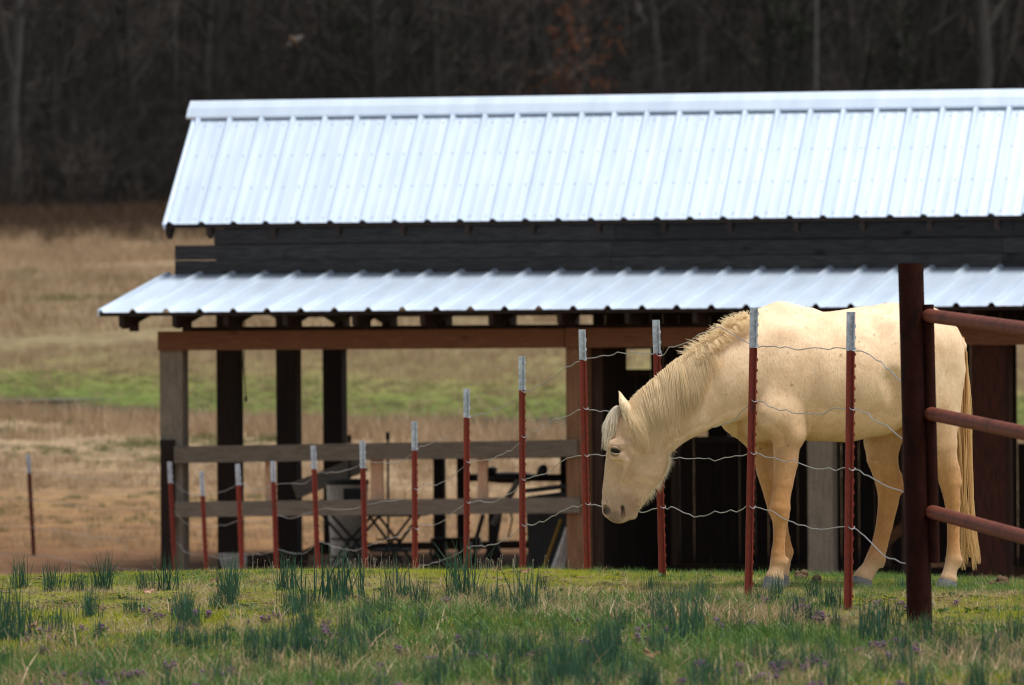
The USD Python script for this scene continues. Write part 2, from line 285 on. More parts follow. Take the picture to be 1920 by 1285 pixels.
for n, x0, x1 in ((ROWS[1], 407, 446), (ROWS[2], 518.5, 556), (ROWS[3], 606, 642)):
    ut, ub = uz(x0, 860, n)[0], uz(x1, 860, n)[0]
    for k, du in enumerate((0.0, 3.85, 6.1, 8.2, 10.2)):
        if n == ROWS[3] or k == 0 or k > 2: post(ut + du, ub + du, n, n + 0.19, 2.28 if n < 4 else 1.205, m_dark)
# dark board nailed to the front of the corner post
part('post_board', box(uz(301, 950, -0.05)[0], uz(326, 950, -0.05)[0], -0.05, -0.002, GZ, uz(310, 825, -0.05)[1]), m_dark, 'dark short board on the front of the corner post')
# beams over the posts
def hb(name, u0, u1, n0, n1, z0, z1, m, label=None): part(name, box(u0, u1, n0, n1, z0, z1), m, label)
uj = uz(1060, 635, 0)[0]
hb('beam', uz(298, 640, 0)[0], uj - 0.004, -0.042, -0.002, 1.198, 1.372, m_beam)
hb('beam', uj + 0.004, UR - 0.4, -0.042, -0.002, 1.200, 1.375, m_beam)
hb('inner_beam', 0.22, UR - 0.4, 0.192, 0.235, 1.22, 1.41, m_darkx)
hb('beam', 0.0, UR - 0.4, ROWS[3] + 0.195, ROWS[3] + 0.24, 1.20, 1.385, m_darkx)
for n in (ROWS[1] + 0.195, ROWS[2] - 0.045): hb('beam', 0.0, UR - 0.4, n, n + 0.042, 2.12, 2.29, m_darkx)
# rafters under both lower roofs, and under the upper roof
ls = (LTOP_Z - LOW_Z) / (LTOP_N - LOW_N)
def zlow(n): return LOW_Z + (n - LOW_N) * ls
ru = [uz(x, 600, -0.3)[0] for x in (228, 328, 424, 535, 665, 792, 920, 1049)]
while ru[-1] < UR - 0.6: ru.append(ru[-1] + 0.62)
for u in ru:
    pf = [(LOW_N + 0.03, zlow(LOW_N + 0.03) - 0.035), (LTOP_N, zlow(LTOP_N) - 0.035), (LTOP_N, zlow(LTOP_N) - 0.175), (LOW_N + 0.16, zlow(LOW_N + 0.16) - 0.175), (LOW_N + 0.03, zlow(LOW_N + 0.03) - 0.13)]
    for mir in (False, True):
        q = [(2 * MIDN - n, z) for n, z in pf][::-1] if mir else pf
        m = trimesh.creation.extrude_polygon(Polygon(q), 0.042); m.apply_transform(np.array([[0, 0, 1, u], [1, 0, 0, 0], [0, 1, 0, 0], [0, 0, 0, 1.0]]))
        part('rafter', m, m_darkx)
    for n in (-0.02, 2 * MIDN + 0.0):   # short blocks carrying the rafter on the beam
        part('block', box(u - 0.02, u + 0.062, n + 0.02, n + 0.06, 1.372, zlow(-0.0) - 0.15), m_darkx)
for n in (LOW_N + 0.012, 0.5, 1.1):
    for nn in (n, 2 * MIDN - n - 0.09):
        part('purlin', box(UL + 0.02 - (0.03 if n < 0 else 0), UR - 0.05, nn, nn + 0.09, zlow(n) - 0.036, zlow(n) - 0.004), m_darkx)
uru = [uz(x, 430, 1.55)[0] for x in (316, 392)]
uru += [uru[1] + 0.62 * (k + 1) for k in range(17)]
usl = sl
def zup(n): return EAVE_Z + (n - EAVE_N) * usl
for u in uru:
    pf = [(EAVE_N + 0.02, zup(EAVE_N + 0.02) - 0.05), (RIDGE_N - 0.02, zup(RIDGE_N - 0.02) - 0.05), (RIDGE_N - 0.02, zup(RIDGE_N - 0.02) - 0.24), (EAVE_N + 0.10, zup(EAVE_N + 0.10) - 0.24), (EAVE_N + 0.02, zup(EAVE_N + 0.02) - 0.12)]
    for mir in (False, True):
        q = [(2 * MIDN - n, z) for n, z in pf][::-1] if mir else pf
        m = trimesh.creation.extrude_polygon(Polygon(q), 0.042); m.apply_transform(np.array([[0, 0, 1, u - 0.02], [1, 0, 0, 0], [0, 1, 0, 0], [0, 0, 0, 1.0]]))
        part('rafter', m, m_darkx)
for n in (EAVE_N + 0.012, 1.9, 2.3):
    for nn in (n, 2 * MIDN - n - 0.04):
        part('purlin', box(-0.36, UR - 0.05, nn, nn + 0.04, zup(n) - 0.048, zup(n) - 0.004), m_darkx)
# boards of the raised middle wall, front and back
def wallboards(n, front=True):
    j1, j2 = uz(1147, 480, 1.8)[0], uz(1880, 480, 1.8)[0]
    rows = [(1.80, 2.035, [(-0.375, j1), (j1, j2), (j2, UR - 0.3)], 0.0), (2.037, 2.178, [(-0.375, j1), (j1, j2), (j2, UR - 0.3)], 0.004), (2.178, 2.33, [(0.0, j1 + 0.03), (j1 + 0.03, j2 + 0.1), (j2 + 0.1, UR - 0.3)], 0.028), (2.334, 2.52, [(0.0, j1 - 0.8), (j1 - 0.8, j2 - 1), (j2 - 1, UR - 0.3)], 0.03)]
    for z0, z1, segs, dn in rows:
        for a, b in segs:
            o = rng.uniform(0, 0.004)
            nn = n - 0.032 + dn + o if front else n + dn
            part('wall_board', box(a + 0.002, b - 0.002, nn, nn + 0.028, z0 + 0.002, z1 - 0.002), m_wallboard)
wallboards(1.8); wallboards(2 * MIDN - 1.8, False)
# the two rails across the open bay, nailed to the front of the posts
def rail(x0, ya0, ya1, x1, yb0, yb1, m):
    a0, a1 = np.array(uz(x0, ya0, -0.06)), np.array(uz(x0, ya1, -0.06)); b0, b1 = np.array(uz(x1, yb0, -0.06)), np.array(uz(x1, yb1, -0.06))
    a, b = (a0 + a1) / 2, (b0 + b1) / 2
    part('rail', beam((a[0], -0.075, a[1]), (b[0], -0.025, b[1]), 0.04, (a0[1] - a1[1] + b0[1] - b1[1]) / 2), m)
rail(328, 838, 868, 1081, 824, 857, m_rail); rail(330, 941, 970, 1086, 933, 962, m_rail)
for x0, x1, y0, y1 in ((495, 508, 867, 941), (693, 716, 864, 938), (894, 912, 861, 936)):
    u0, z1 = uz(x0, y0 - 6, -0.0); u1, z0 = uz(x1, y1 + 6, -0.0)
    part('spacer', box(u0, u1, 0.03, 0.07, z0, z1), m_newwood, 'pale new wood upright between the two rails')
# wall of vertical planks across the back of the closed part, with openings
NW = ROWS[2] + 0.2
def win(x0, x1, y0, y1): return (uz(x0, y1, NW)[0], uz(x1, y1, NW)[0], uz(x0, y1, NW)[1], uz(x0, y0, NW)[1])
wins = [win(1172, 1209, 655, 693), win(1321, 1450, 770, 819), win(1908, 1919, 645, 832)]
u = uz(1112, 800, NW)[0]; uend = UR - 0.4
while u < uend:
    w = rng.uniform(0.12, 0.17); e = min(u + w, uend)
    spans = [(GZ, 2.2)]
    for a, b, z0, z1 in wins:
        if e > a + 0.02 and u < b - 0.02:
            spans = [s for p0, p1 in spans for s in ((p0, min(p1, z0)), (max(p0, z1), p1)) if s[1] - s[0] > 0.02]
    dn = rng.uniform(0, 0.012)
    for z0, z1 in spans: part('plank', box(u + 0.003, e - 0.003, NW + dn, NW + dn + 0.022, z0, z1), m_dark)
    u = e
for a, b, z0, z1 in wins[:2]: part('window_sill', box(a - 0.05, b + 0.05, NW - 0.05, NW - 0.002, z0 - 0.06, z0), m_darkx)
# partition planks beside the reddish post, low front boards and other timbers seen in the dark
up = uz(1101, 860, 0.2)[0]
for k in range(9):
    n0 = 0.25 + k * 0.36
    part('plank', box(up + 0.0 + rng.uniform(0, 0.008), up + 0.024, n0, n0 + 0.352, GZ, 0.31 if k > 3 else 1.2), m_dark)
for x0, x1, y0, n in ((1106, 1128, 655, 0.35), (1140, 1158, 940, 2.2), (1168, 1196, 960, 2.6), (1648, 1668, 830, 2.2), (1258, 1268, 820, 2.4), (1690, 1712, 830, 1.5), (1885, 1896, 650, 0.5)):
    a, z = uz(x0, y0, n); b = uz(x1, y0, n)[0]
    part('stud', box(a, b, n, n + 0.04, GZ, z), rough('stud_wood_%d' % x0, (0.045, 0.026, 0.018), (0.10, 0.06, 0.042), 5, 0.85, 0.5, STRZ, bumpd=0.004))
a, z = uz(1655, 1022, 1.7); b, z2 = uz(1720, 965, 1.7); part('brace', beam((a, 1.7, z), (b, 1.72, z2), 0.03, 0.09), m_beam, 'brown slanting brace low in the closed bay')
a, z = uz(1150, 1060, 2.0); b, z2 = uz(1830, 1050, 2.0); part('kick_board', beam((a, 2.0, -0.93), (b, 2.0, -0.93), 0.03, 0.22), m_dark)
a, z = uz(1745, 1060, 0.6); b, z2 = uz(1832, 1058, 0.6); part('kick_board', beam((a, 0.6, z), (b, 0.6, z2), 0.05, 0.04), m_redpost)
# back rails and bottom boards of the open bay, half lost in shade
a, z = uz(560, 920, ROWS[2] + 0.1); b, z2 = uz(690, 868, ROWS[2] + 0.1); part('brace', beam((a, ROWS[2] - 0.05, z), (b, ROWS[2] - 0.03, z2), 0.04, 0.16), m_rail, 'grey slanting board behind the rails')
a, z = uz(560, 1052, ROWS[3]); b, z2 = uz(612, 1030, ROWS[3]); part('sill_board', beam((a, ROWS[3] - 0.05, z), (b, ROWS[3] - 0.05, z2 + 0.02), 0.04, 0.13), m_darkx)
a, z = uz(612, 1027, ROWS[3] + 0.2); b, z2 = uz(1066, 1020, ROWS[3] + 0.2); part('sill_board', beam((a, ROWS[3] + 0.22, z), (b, ROWS[3] + 0.22, z2), 0.04, 0.075), m_darkx)
# cord hanging from the beam
u, z = uz(458, 600, 1.0); u2, z2 = uz(461, 742, 1.0)
cord = tube([(u, 1.0, z + 0.1), (u + 0.005, 1.0, z - 0.2), (u - 0.01, 1.0, z - 0.4), (u2, 1.0, z2)], 0.006, 5)
end_ = trimesh.creation.capsule(radius=0.014, height=0.03); end_.apply_translation([u2, 1.0, z2 - 0.03])
hook = tube([(u - 0.08, 1.0, z + 0.05), (u - 0.05, 1.0, z + 0.0), (u, 1.0, z - 0.02), (u + 0.01, 1.0, z + 0.04)], 0.006, 5)
m_black = mat('black_rubber', {'p': ('principled_bsdf', {'base_color': (0.012, 0.012, 0.012), 'roughness': 0.6})}, [])
pc = thing('pull_cord', 'thin black cord hanging from the front beam near the corner post', 'cord', (B0[0], B0[1], 0), math.degrees(-A))
obj('cord', cat_([cord, hook]), m_black, pc); obj('plug', end_, m_black, pc)

# ---------------------------------------------------------------- things kept under and behind the barn
def bthing(name, label, cat, group=None): return thing(name, label, cat, (B0[0], B0[1], 0), math.degrees(-A), group)
def bp(x, y, n): q = uz(x, y, n); return np.array([q[0], n, q[1]])
m_cream = rough('cream_plastic', (0.36, 0.31, 0.25), (0.46, 0.41, 0.34), 6, 0.5, 0.1)
m_iron = rough('dark_iron', (0.012, 0.014, 0.014), (0.03, 0.032, 0.03), 20, 0.6, 0.3, metallic=0.3)
m_tin = rough('grey_tin', (0.26, 0.25, 0.24), (0.42, 0.41, 0.40), 10, 0.5, 0.2, metallic=0.3)
m_leather = rough('dark_leather', (0.010, 0.008, 0.008), (0.03, 0.02, 0.016), 12, 0.5, 0.3)
m_pvc = rough('pale_pipe', (0.42, 0.42, 0.41), (0.58, 0.58, 0.56), 8, 0.5, 0.1)
m_yellow = rough('yellow_handle', (0.42, 0.24, 0.035), (0.52, 0.32, 0.05), 8, 0.6, 0.1)
# tall cream drum with a dark top
nD = 3.0
c = bp(651, 905, nD); cb = bp(655, 1062, nD)
d = bthing('feed_drum', 'tall cream plastic drum with a dark rim behind the lower rail', 'drum')
S3 = 14200 / 72.0
rp = [(0.0, cb[2] - 0.1), (30 / S3, cb[2] - 0.1), (33 / S3, cb[2] + 0.3), (36 / S3, c[2] - 0.3), (37.5 / S3, c[2] - 0.29), (37 / S3, c[2] - 0.26), (39 / S3, c[2] - 0.02), (36.5 / S3, c[2] - 0.02), (0, c[2] - 0.03)]
b = trimesh.creation.revolve(np.array(rp), sections=32); b.apply_translation([c[0], nD, 0]); obj('drum', b, m_cream, d)
b = trimesh.creation.revolve(np.array([(0, 0), (40 / S3, 0), (41 / S3, 0.02), (40 / S3, 0.045), (30 / S3, 0.055), (0, 0.05)]), sections=32); b.apply_translation([c[0], nD, c[2] - 0.02]); obj('lid', b, m_iron, d)
b = box(c[0] + 0.02, c[0] + 0.2, nD - 0.215, nD - 0.19, c[2] - 0.22, c[2] - 0.05); obj('panel', b, m_iron, d)
hd = tube([(c[0] - 0.2 + 0.055 * math.cos(t) - 0.03, nD - 0.02, c[2] - 0.23 + 0.065 * math.sin(t)) for t in np.linspace(-0.5, 3.9, 12)], 0.016, 6); obj('handle', hd, m_leather, d)
# iron trestles
def trestle(name, label, xl, xr, yt, yb, n, top):
    t = bthing(name, label, 'stand', None)
    L, R = bp(xl, yt, n), bp(xr, yt, n); zb = bp(xl, yb, n)[2] - 0.12
    legs = []
    for dn in (-0.22, 0.22):
        for a, b in ((L, R), (R, L)):
            obj('leg', tube([(a[0], n + dn * 0.7, L[2]), ((a[0] + b[0]) / 2, n + dn * 0.75, (L[2] + zb) / 2 + 0.03), (b[0], n + dn, zb)], 0.0135, 6), m_iron, t)
    for fr in (0.38, 0.66):
        obj('brace', tube([(L[0] + (R[0] - L[0]) * 0.2, n - 0.19, L[2] + (zb - L[2]) * fr), (R[0] - (R[0] - L[0]) * 0.2, n - 0.19, L[2] + (zb - L[2]) * fr)], 0.011, 6), m_iron, t)
    if top:
        obj('table_top', box(L[0] - 0.06, R[0] + 0.06, n - 0.26, n + 0.26, L[2] - 0.01, L[2] + 0.03), m_iron, t)
        sh = [box(L[0] + 0.02, R[0] - 0.02, n - 0.2, n + 0.2, L[2] + (zb - L[2]) * 0.58, L[2] + (zb - L[2]) * 0.58 + 0.025)]
        obj('shelf', cat_(sh), m_iron, t)
    return t
trestle('iron_stand', 'dark iron trestle stand in front of the cream drum', 612, 706, 965, 1060, 2.6, False)
trestle('iron_stand', 'dark iron folding table with crossed legs right of the cream drum', 700, 780, 966, 1060, 2.5, True)
# two upright rods by the drum
for x, y0, lab in ((655, 818, 'thin dark iron rod rising beside the far post above the rail'), (727, 813, 'thicker dark iron rod standing right of the cream drum')):
    a = bp(x, y0, 3.2); rd = bthing('iron_rod', lab, 'rod')
    obj('rod', tube([(a[0], 3.2, -0.92), (a[0], 3.2, a[2] - 0.04)], 0.011, 8), m_iron, rd)
    obj('socket', tube([(a[0], 3.2, a[2] - 0.06), (a[0], 3.2, a[2] + 0.01)], 0.019, 8), m_iron, rd)
# rail fence behind the barn floor
nf = 4.4
fe = bthing('rail_fence', 'dark timber hitching rail behind the open bay', 'fence')
for x0, x1 in ((812, 831), (856, 872), (1050, 1064)):
    a = bp(x0, 840, nf); b_ = bp(x1, 840, nf); obj('post', box(a[0], b_[0], nf, nf + 0.09, -1.0, a[2] + 0.02), m_dark, fe)
a, b_ = bp(790, 836, nf), bp(1070, 825, nf); obj('rail', beam((a[0], nf - 0.03, a[2] - 0.05), (b_[0], nf - 0.03, b_[2] - 0.09), 0.05, 0.16), m_dark, fe)
a, b_ = bp(880, 896, nf), bp(1056, 896, nf); obj('rail', beam((a[0], nf - 0.02, a[2]), (b_[0], nf - 0.02, b_[2]), 0.05, 0.07), m_dark, fe)
# low bench in front of it
be = bthing('low_bench', 'low dark bench with curved legs on the clay floor behind the rails', 'bench')
a, b_ = bp(812, 1016, 3.4), bp(892, 1016, 3.4)
obj('seat', box(a[0], b_[0], 3.3, 3.6, a[2], a[2] + 0.035), m_dark, be)
for sgn, e in ((1, a), (-1, b_)):
    for nn in (3.33, 3.57): obj('leg', tube([(e[0] + sgn * 0.05, nn, a[2]), (e[0] + sgn * 0.02 - 0.03, nn, a[2] - 0.1), (e[0] + sgn * 0.12, nn, -1.02)], 0.016, 6), m_iron, be)
# saddle hung over the middle rail
sa = bthing('hanging_saddle', 'dark leather saddle with hanging strap slung on the rail', 'saddle')
c = bp(958, 896, nf - 0.1)
def ell(cx, cy, cz, rx, ry, rz, tilt=0):
    m = trimesh.creation.icosphere(3, 1.0); m.apply_scale([rx, ry, rz]); m.apply_transform(trimesh.transformations.rotation_matrix(tilt, [0, 1, 0])); m.apply_translation([cx, cy, cz]); return m
obj('seat', cat_([ell(c[0] - 0.02, nf - 0.1, c[2], 0.30, 0.16, 0.055), ell(c[0] - 0.24, nf - 0.1, c[2] + 0.045, 0.11, 0.14, 0.045, -0.4), ell(c[0] + 0.31, nf - 0.1, c[2] + 0.06, 0.05, 0.05, 0.07, 0.4)]), m_leather, sa)
a, b_ = bp(930, 965, nf - 0.2), bp(925, 1045, nf - 0.2)
fl = Polygon([(-0.06, 0.0), (0.06, 0.0), (0.04, -0.2), (0.0, -0.42), (0.08, -0.62), (-0.12, -0.62), (-0.06, -0.42)]).buffer(0.012)
m = trimesh.creation.extrude_polygon(fl, 0.03); m.apply_transform(np.array([[1, 0, 0, a[0]], [0, 0, 1, nf - 0.22], [0, 1, 0, a[2] + 0.15], [0, 0, 0, 1.0]])); obj('flap', m, m_leather, sa)
obj('strap', tube([(a[0] + 0.12, nf - 0.2, a[2] + 0.15), (a[0] + 0.16, nf - 0.2, a[2] - 0.05), (a[0] + 0.12, nf - 0.2, a[2] - 0.22)], 0.009, 5), m_leather, sa)
e = bp(893, 1010, nf - 0.2); f_ = bp(906, 965, nf - 0.2); obj('stirrup_strap', tube([f_, (f_ + e) / 2, e], 0.022, 6), m_leather, sa)
st = tube([(e[0] + 0.05 * math.cos(t), nf - 0.2, e[2] - 0.06 + 0.06 * math.sin(t)) for t in np.linspace(0, 2 * np.pi, 14)], 0.009, 5); obj('stirrup', st, m_tin, sa)
# forked shade-grey stick crossing the middle rail
e, f_ = bp(953, 935, 3.9), bp(972, 902, 3.9); wo = bthing('leaning_stick', 'grey weathered stick leaning between the two front rails', 'stick')
obj('stick', tube([e + (e - f_) * 1.5, e, f_], [0.03, 0.034, 0.03], 7), m_greypost, wo); obj('stub', tube([f_, f_ + [0.05, 0, 0.03]], [0.02, 0.012], 6), m_greypost, wo)
# black bin
a, b_ = bp(990, 975, 1.2), bp(1064, 975, 1.2)
bi = bthing('black_bin', 'large black bin with a sloping lid beside the reddish post', 'bin')
hw = (b_[0] - a[0]) / 2; cx = (a[0] + b_[0]) / 2
prof4 = [(-hw * .85, -1.0), (hw * .85, -1.0), (hw, bp(990, 925, 1.2)[2]), (-hw, bp(990, 935, 1.2)[2])]
m = trimesh.creation.extrude_polygon(Polygon(prof4).buffer(0.02), 0.5); m.apply_transform(np.array([[1, 0, 0, cx], [0, 0, 1, 1.2], [0, 1, 0, 0], [0, 0, 0, 1.0]])); obj('bin_body', m, m_black, bi)
m = beam((cx - hw - 0.04, 1.45, bp(990, 921, 1.2)[2]), (cx + hw + 0.05, 1.45, bp(1064, 910, 1.2)[2]), 0.56, 0.04); obj('lid', m, m_black, bi)
obj('handle', tube([(cx - 0.1, 1.19, prof4[2][1] - 0.05), (cx - 0.1, 1.15, prof4[2][1] - 0.06), (cx + 0.1, 1.15, prof4[2][1] - 0.06), (cx + 0.1, 1.19, prof4[2][1] - 0.05)], 0.012, 6), m_black, bi)
# leaning yellow handle and pale pipes
e, f_ = bp(1016, 1075, 0.5), bp(1052, 975, 0.9)
yt = bthing('yellow_tool', 'yellow tool handle leaning against the black bin', 'tool')
obj('handle', tube([e, f_], 0.014, 8), m_yellow, yt); obj('tool_head', cat_([tube([e + [0, 0, -0.02], e + [-0.02, 0, -0.14]], 0.02, 8), beam(e + [-0.12, 0, -0.15], e + [0.08, 0, -0.15], 0.03, 0.05)]), m_iron, yt)
for k, (x0, x1, lab) in enumerate(((1034, 1064, 'first pale pipe leaning on the reddish post, nearest the yellow handle'), (1043, 1068, 'middle pale pipe of the three leaning on the reddish post'), (1053, 1072, 'pale pipe leaning closest to the reddish post'))):
    e, f_ = bp(x0, 1075, 0.12 + 0.03 * k), bp(x1, 992 - 4 * k, 0.2 + 0.02 * k)
    d_ = f_ - e; d_ /= np.linalg.norm(d_)
    pp = bthing('leaning_pipe', lab, 'pipe', 'pale pipes leaning on the reddish post')
    obj('pipe', tube([e - d_ * 0.1, f_], 0.02, 10), m_pvc, pp); obj('pipe_collar', tube([f_ - d_ * 0.06, f_ + d_ * 0.01], 0.024, 10), m_pvc, pp)
# trough with a pale end
tr = bthing('feed_trough', 'long slatted feed trough with pale tin end on the ground by the corner post', 'trough')
n0 = 0.55; a, b_ = bp(413, 1040, n0), bp(562, 1036, n0 + 0.2); zt = a[2]; zb = -0.98
tl = math.hypot(b_[0] - a[0], 0)
endp = Polygon([(0, zt), (0.25, zt + 0.0), (0.23, zb + 0.06), (0.17, zb), (0.10, zb + 0.03)]).buffer(0.015)
m = trimesh.creation.extrude_polygon(endp, 0.03); m.apply_transform(np.array([[1, 0, 0, a[0]], [0, 0, 1, n0 - 0.04], [0, 1, 0, 0], [0, 0, 0, 1.0]])); obj('trough_end', m, m_tin, tr)
for k in range(3):
    obj('slat', box(a[0] + 0.24, b_[0], n0 + 0.0 + 0.05 * k, n0 + 0.04 + 0.05 * k, zt - 0.07 - 0.085 * k, zt + 0.005 - 0.085 * k), m_darkx, tr)
    obj('slat', box(a[0] + 0.24, b_[0], n0 + 0.46 - 0.05 * k, n0 + 0.5 - 0.05 * k, zt - 0.07 - 0.085 * k, zt + 0.005 - 0.085 * k), m_darkx, tr)
for du in (0.3, b_[0] - a[0] - 0.1): obj('leg', cat_([box(a[0] + du, a[0] + du + 0.05, n0 + 0.06, n0 + 0.11, -1.1, zt - 0.1), box(a[0] + du, a[0] + du + 0.05, n0 + 0.4, n0 + 0.45, -1.1, zt - 0.1)]), m_darkx, tr)

# ---------------------------------------------------------------- the wire fence
FX0, FD0, FS, STEP = 1.6, 35.5, -0.1357, 2.915
def fence_x(D): return FX0 + FS * (D - FD0)
fdir = np.array([FS, 1.0, 0]) / math.hypot(FS, 1.0)      # along the fence, away from the camera
fnor = np.array([fdir[1], -fdir[0], 0])                   # towards the horse's side
tops = [(1600, 585, 1594), (1418, 578, 1407), (1234, 600, 1246), (1095, 618, 1105), (982, 668, 983), (878, 729, 878), (780, 790, 781), (682, 827, 689), (590, 836, 601), (514, 865, 523), (448, 870, 458), (380, 884, 391), (320, 866, 331), (55, 853, 66)]
tip_px = [73, 74, 63, 57, 64, 54, 55, 51, 44, 39, 40, 46, 40, 35]
m_red = rough('post_paint', (0.15, 0.020, 0.011), (0.22, 0.030, 0.016), 9, 0.55, 0.25, (3, 3, 1), c3=(0.105, 0.028, 0.018), spec=0.3, vary=0.12)
m_oldred = rough('old_post_paint', (0.07, 0.018, 0.012), (0.13, 0.03, 0.02), 6, 0.7, 0.15, (3, 3, 1))
m_tip = rough('tip_paint', (0.30, 0.33, 0.38), (0.48, 0.52, 0.57), 16, 0.5, 0.15)
m_wire = mat('galvanised_wire', {'p': ('principled_bsdf', {'base_color': (0.34, 0.34, 0.35), 'metallic': 0.4, 'roughness': 0.5})}, [])
names = ['nearest the rusty gate post, over the belly of the horse', 'in front of the shoulder and foreleg of the horse', 'passing behind the jaw of the horse', 'beside the reddish barn post, left of the horse head', 'just left of the reddish barn post and the black bin', 'in front of the hanging saddle, between the pale spacers', 'in front of the open bay just right of the iron table', 'in front of the cream drum and iron table', 'left of the cream drum in front of the rails', 'in front of the second dark post of the open bay', 'in front of the dark post behind the tin trough', 'short one between the corner post and the tin trough', 'close to the grey corner post of the barn', 'dark weathered one alone in the field, far left']
zs_top, bases = [], []
wire_h = {}
TP = []
for i, (xt, yt_, xb) in enumerate(tops):
    D = FD0 + STEP * i if i < 13 else 74.0
    if i < 13:      # on the fence line where the ray meets it
        a, b = unroll((xt + xb) / 2, yt_); D = (FX0 - FS * FD0) / (float(a) / F - FS)
        D = min(0.5 * D + 0.5 * (FD0 + STEP * i), 68.7)
    top = P(xt, yt_, D); bx = float(P(xb, 1090, D)[0]); gz = float(ground(bx, D))
    base = np.array([bx, D, gz]); Hh = top[2] - gz
    TP.append((top, base, D))
    t = thing('steel_fence_post', ('dark weathered' if i == 13 else 'red steel') + ' fence post ' + names[i].replace('dark weathered one ', ''), 'fence post', base, 0, 'red steel fence posts')
    lean = (top - base) / Hh
    def place(m):
        v = np.array(m.vertices); R = np.stack([fnor, fdir, [0, 0, 1]], 1)
        v = v @ R.T; v[:, :2] += v[:, 2:3] * lean[None, :2]
        m.vertices = v; return m
    ht = Hh - 0.0; zt = ht - tip_px[i] / F * D
    fl_, stem = 0.034, 0.031
    def tsec(z0, z1, g=0.0): return cat_([box(0.0, 0.006 + g, -fl_ / 2 - g, fl_ / 2 + g, z0, z1), box(-stem - g, -0.0001, -0.004 - g, 0.004 + g, z0, z1)])
    mm = m_oldred if i == 13 else m_red
    obj('shaft', place(tsec(-0.3, zt)), mm, t)
    obj('painted_tip', place(tsec(zt, ht, 0.0008)), m_tip, t)
    for lo, hi, nm, m_ in ((0.06, zt, 'stud', mm), (zt, ht - 0.01, 'tip_stud', m_tip)):
        ss = [box(0.006, 0.0125, -0.009, 0.009, z, z + 0.016) for z in np.arange(lo, hi - 0.016, 0.054)]
        o = obj(nm, place(cat_(ss)), m_, t); tag(o, kind='stuff')
# wires: heights below the post top, per post, with slack and kinks
WOFF = [0.19, 0.47, 0.745, 1.02]
PY = {0: [656, 767, 880, 990], 1: [650, 752, 850, 951], 2: [666, 762, 858, 951], 3: [674, 766, 854, 945], 4: [734, 819, 899, 985], 5: [782, 866, 942, 1026]}
GP_D = 33.75
gpx = [(1688, 719), (1690, 824), (1694, 923), (1700, 1058)]
kinks = {0: {0: [(1545, 651), (1500, 655), (1460, 648)], 1: [(1362, 622), (1345, 616), (1310, 630), (1290, 641), (1262, 650)], 2: [(1195, 661), (1160, 663), (1130, 668)], 3: [(1060, 690), (1040, 708), (1010, 724)], -1: [(1650, 680)]},
         1: {0: [(1560, 769), (1530, 778), (1480, 772), (1440, 760)], 1: [(1395, 770), (1372, 790), (1335, 800), (1290, 785)], 2: [(1180, 771), (1135, 771), (1110, 768)], 3: [(1050, 785)], -1: [(1640, 787), (1665, 802)]},
         2: {0: [(1560, 880), (1530, 878), (1490, 868), (1445, 858)], 1: [(1380, 857), (1330, 861), (1290, 860)], 2: [(1150, 854)], 3: [(1060, 862), (1030, 885)], -1: [(1625, 891), (1660, 911)]},
         3: {0: [(1560, 990), (1535, 993), (1500, 983), (1492, 983), (1440, 957)], 1: [(1375, 957), (1340, 961), (1302, 968), (1270, 956)], 2: [(1205, 960), (1150, 955), (1120, 949)], 3: [(1060, 956), (1030, 972), (1000, 985)], -1: [(1615, 1002), (1655, 1039), (1680, 1051)]}}
nw = ['top', 'second', 'third', 'lowest']
def on_fence(x, y):
    a, b = unroll(x, y); D = (FX0 - FS * FD0) / (float(a) / F - FS); return P(x, y, D)
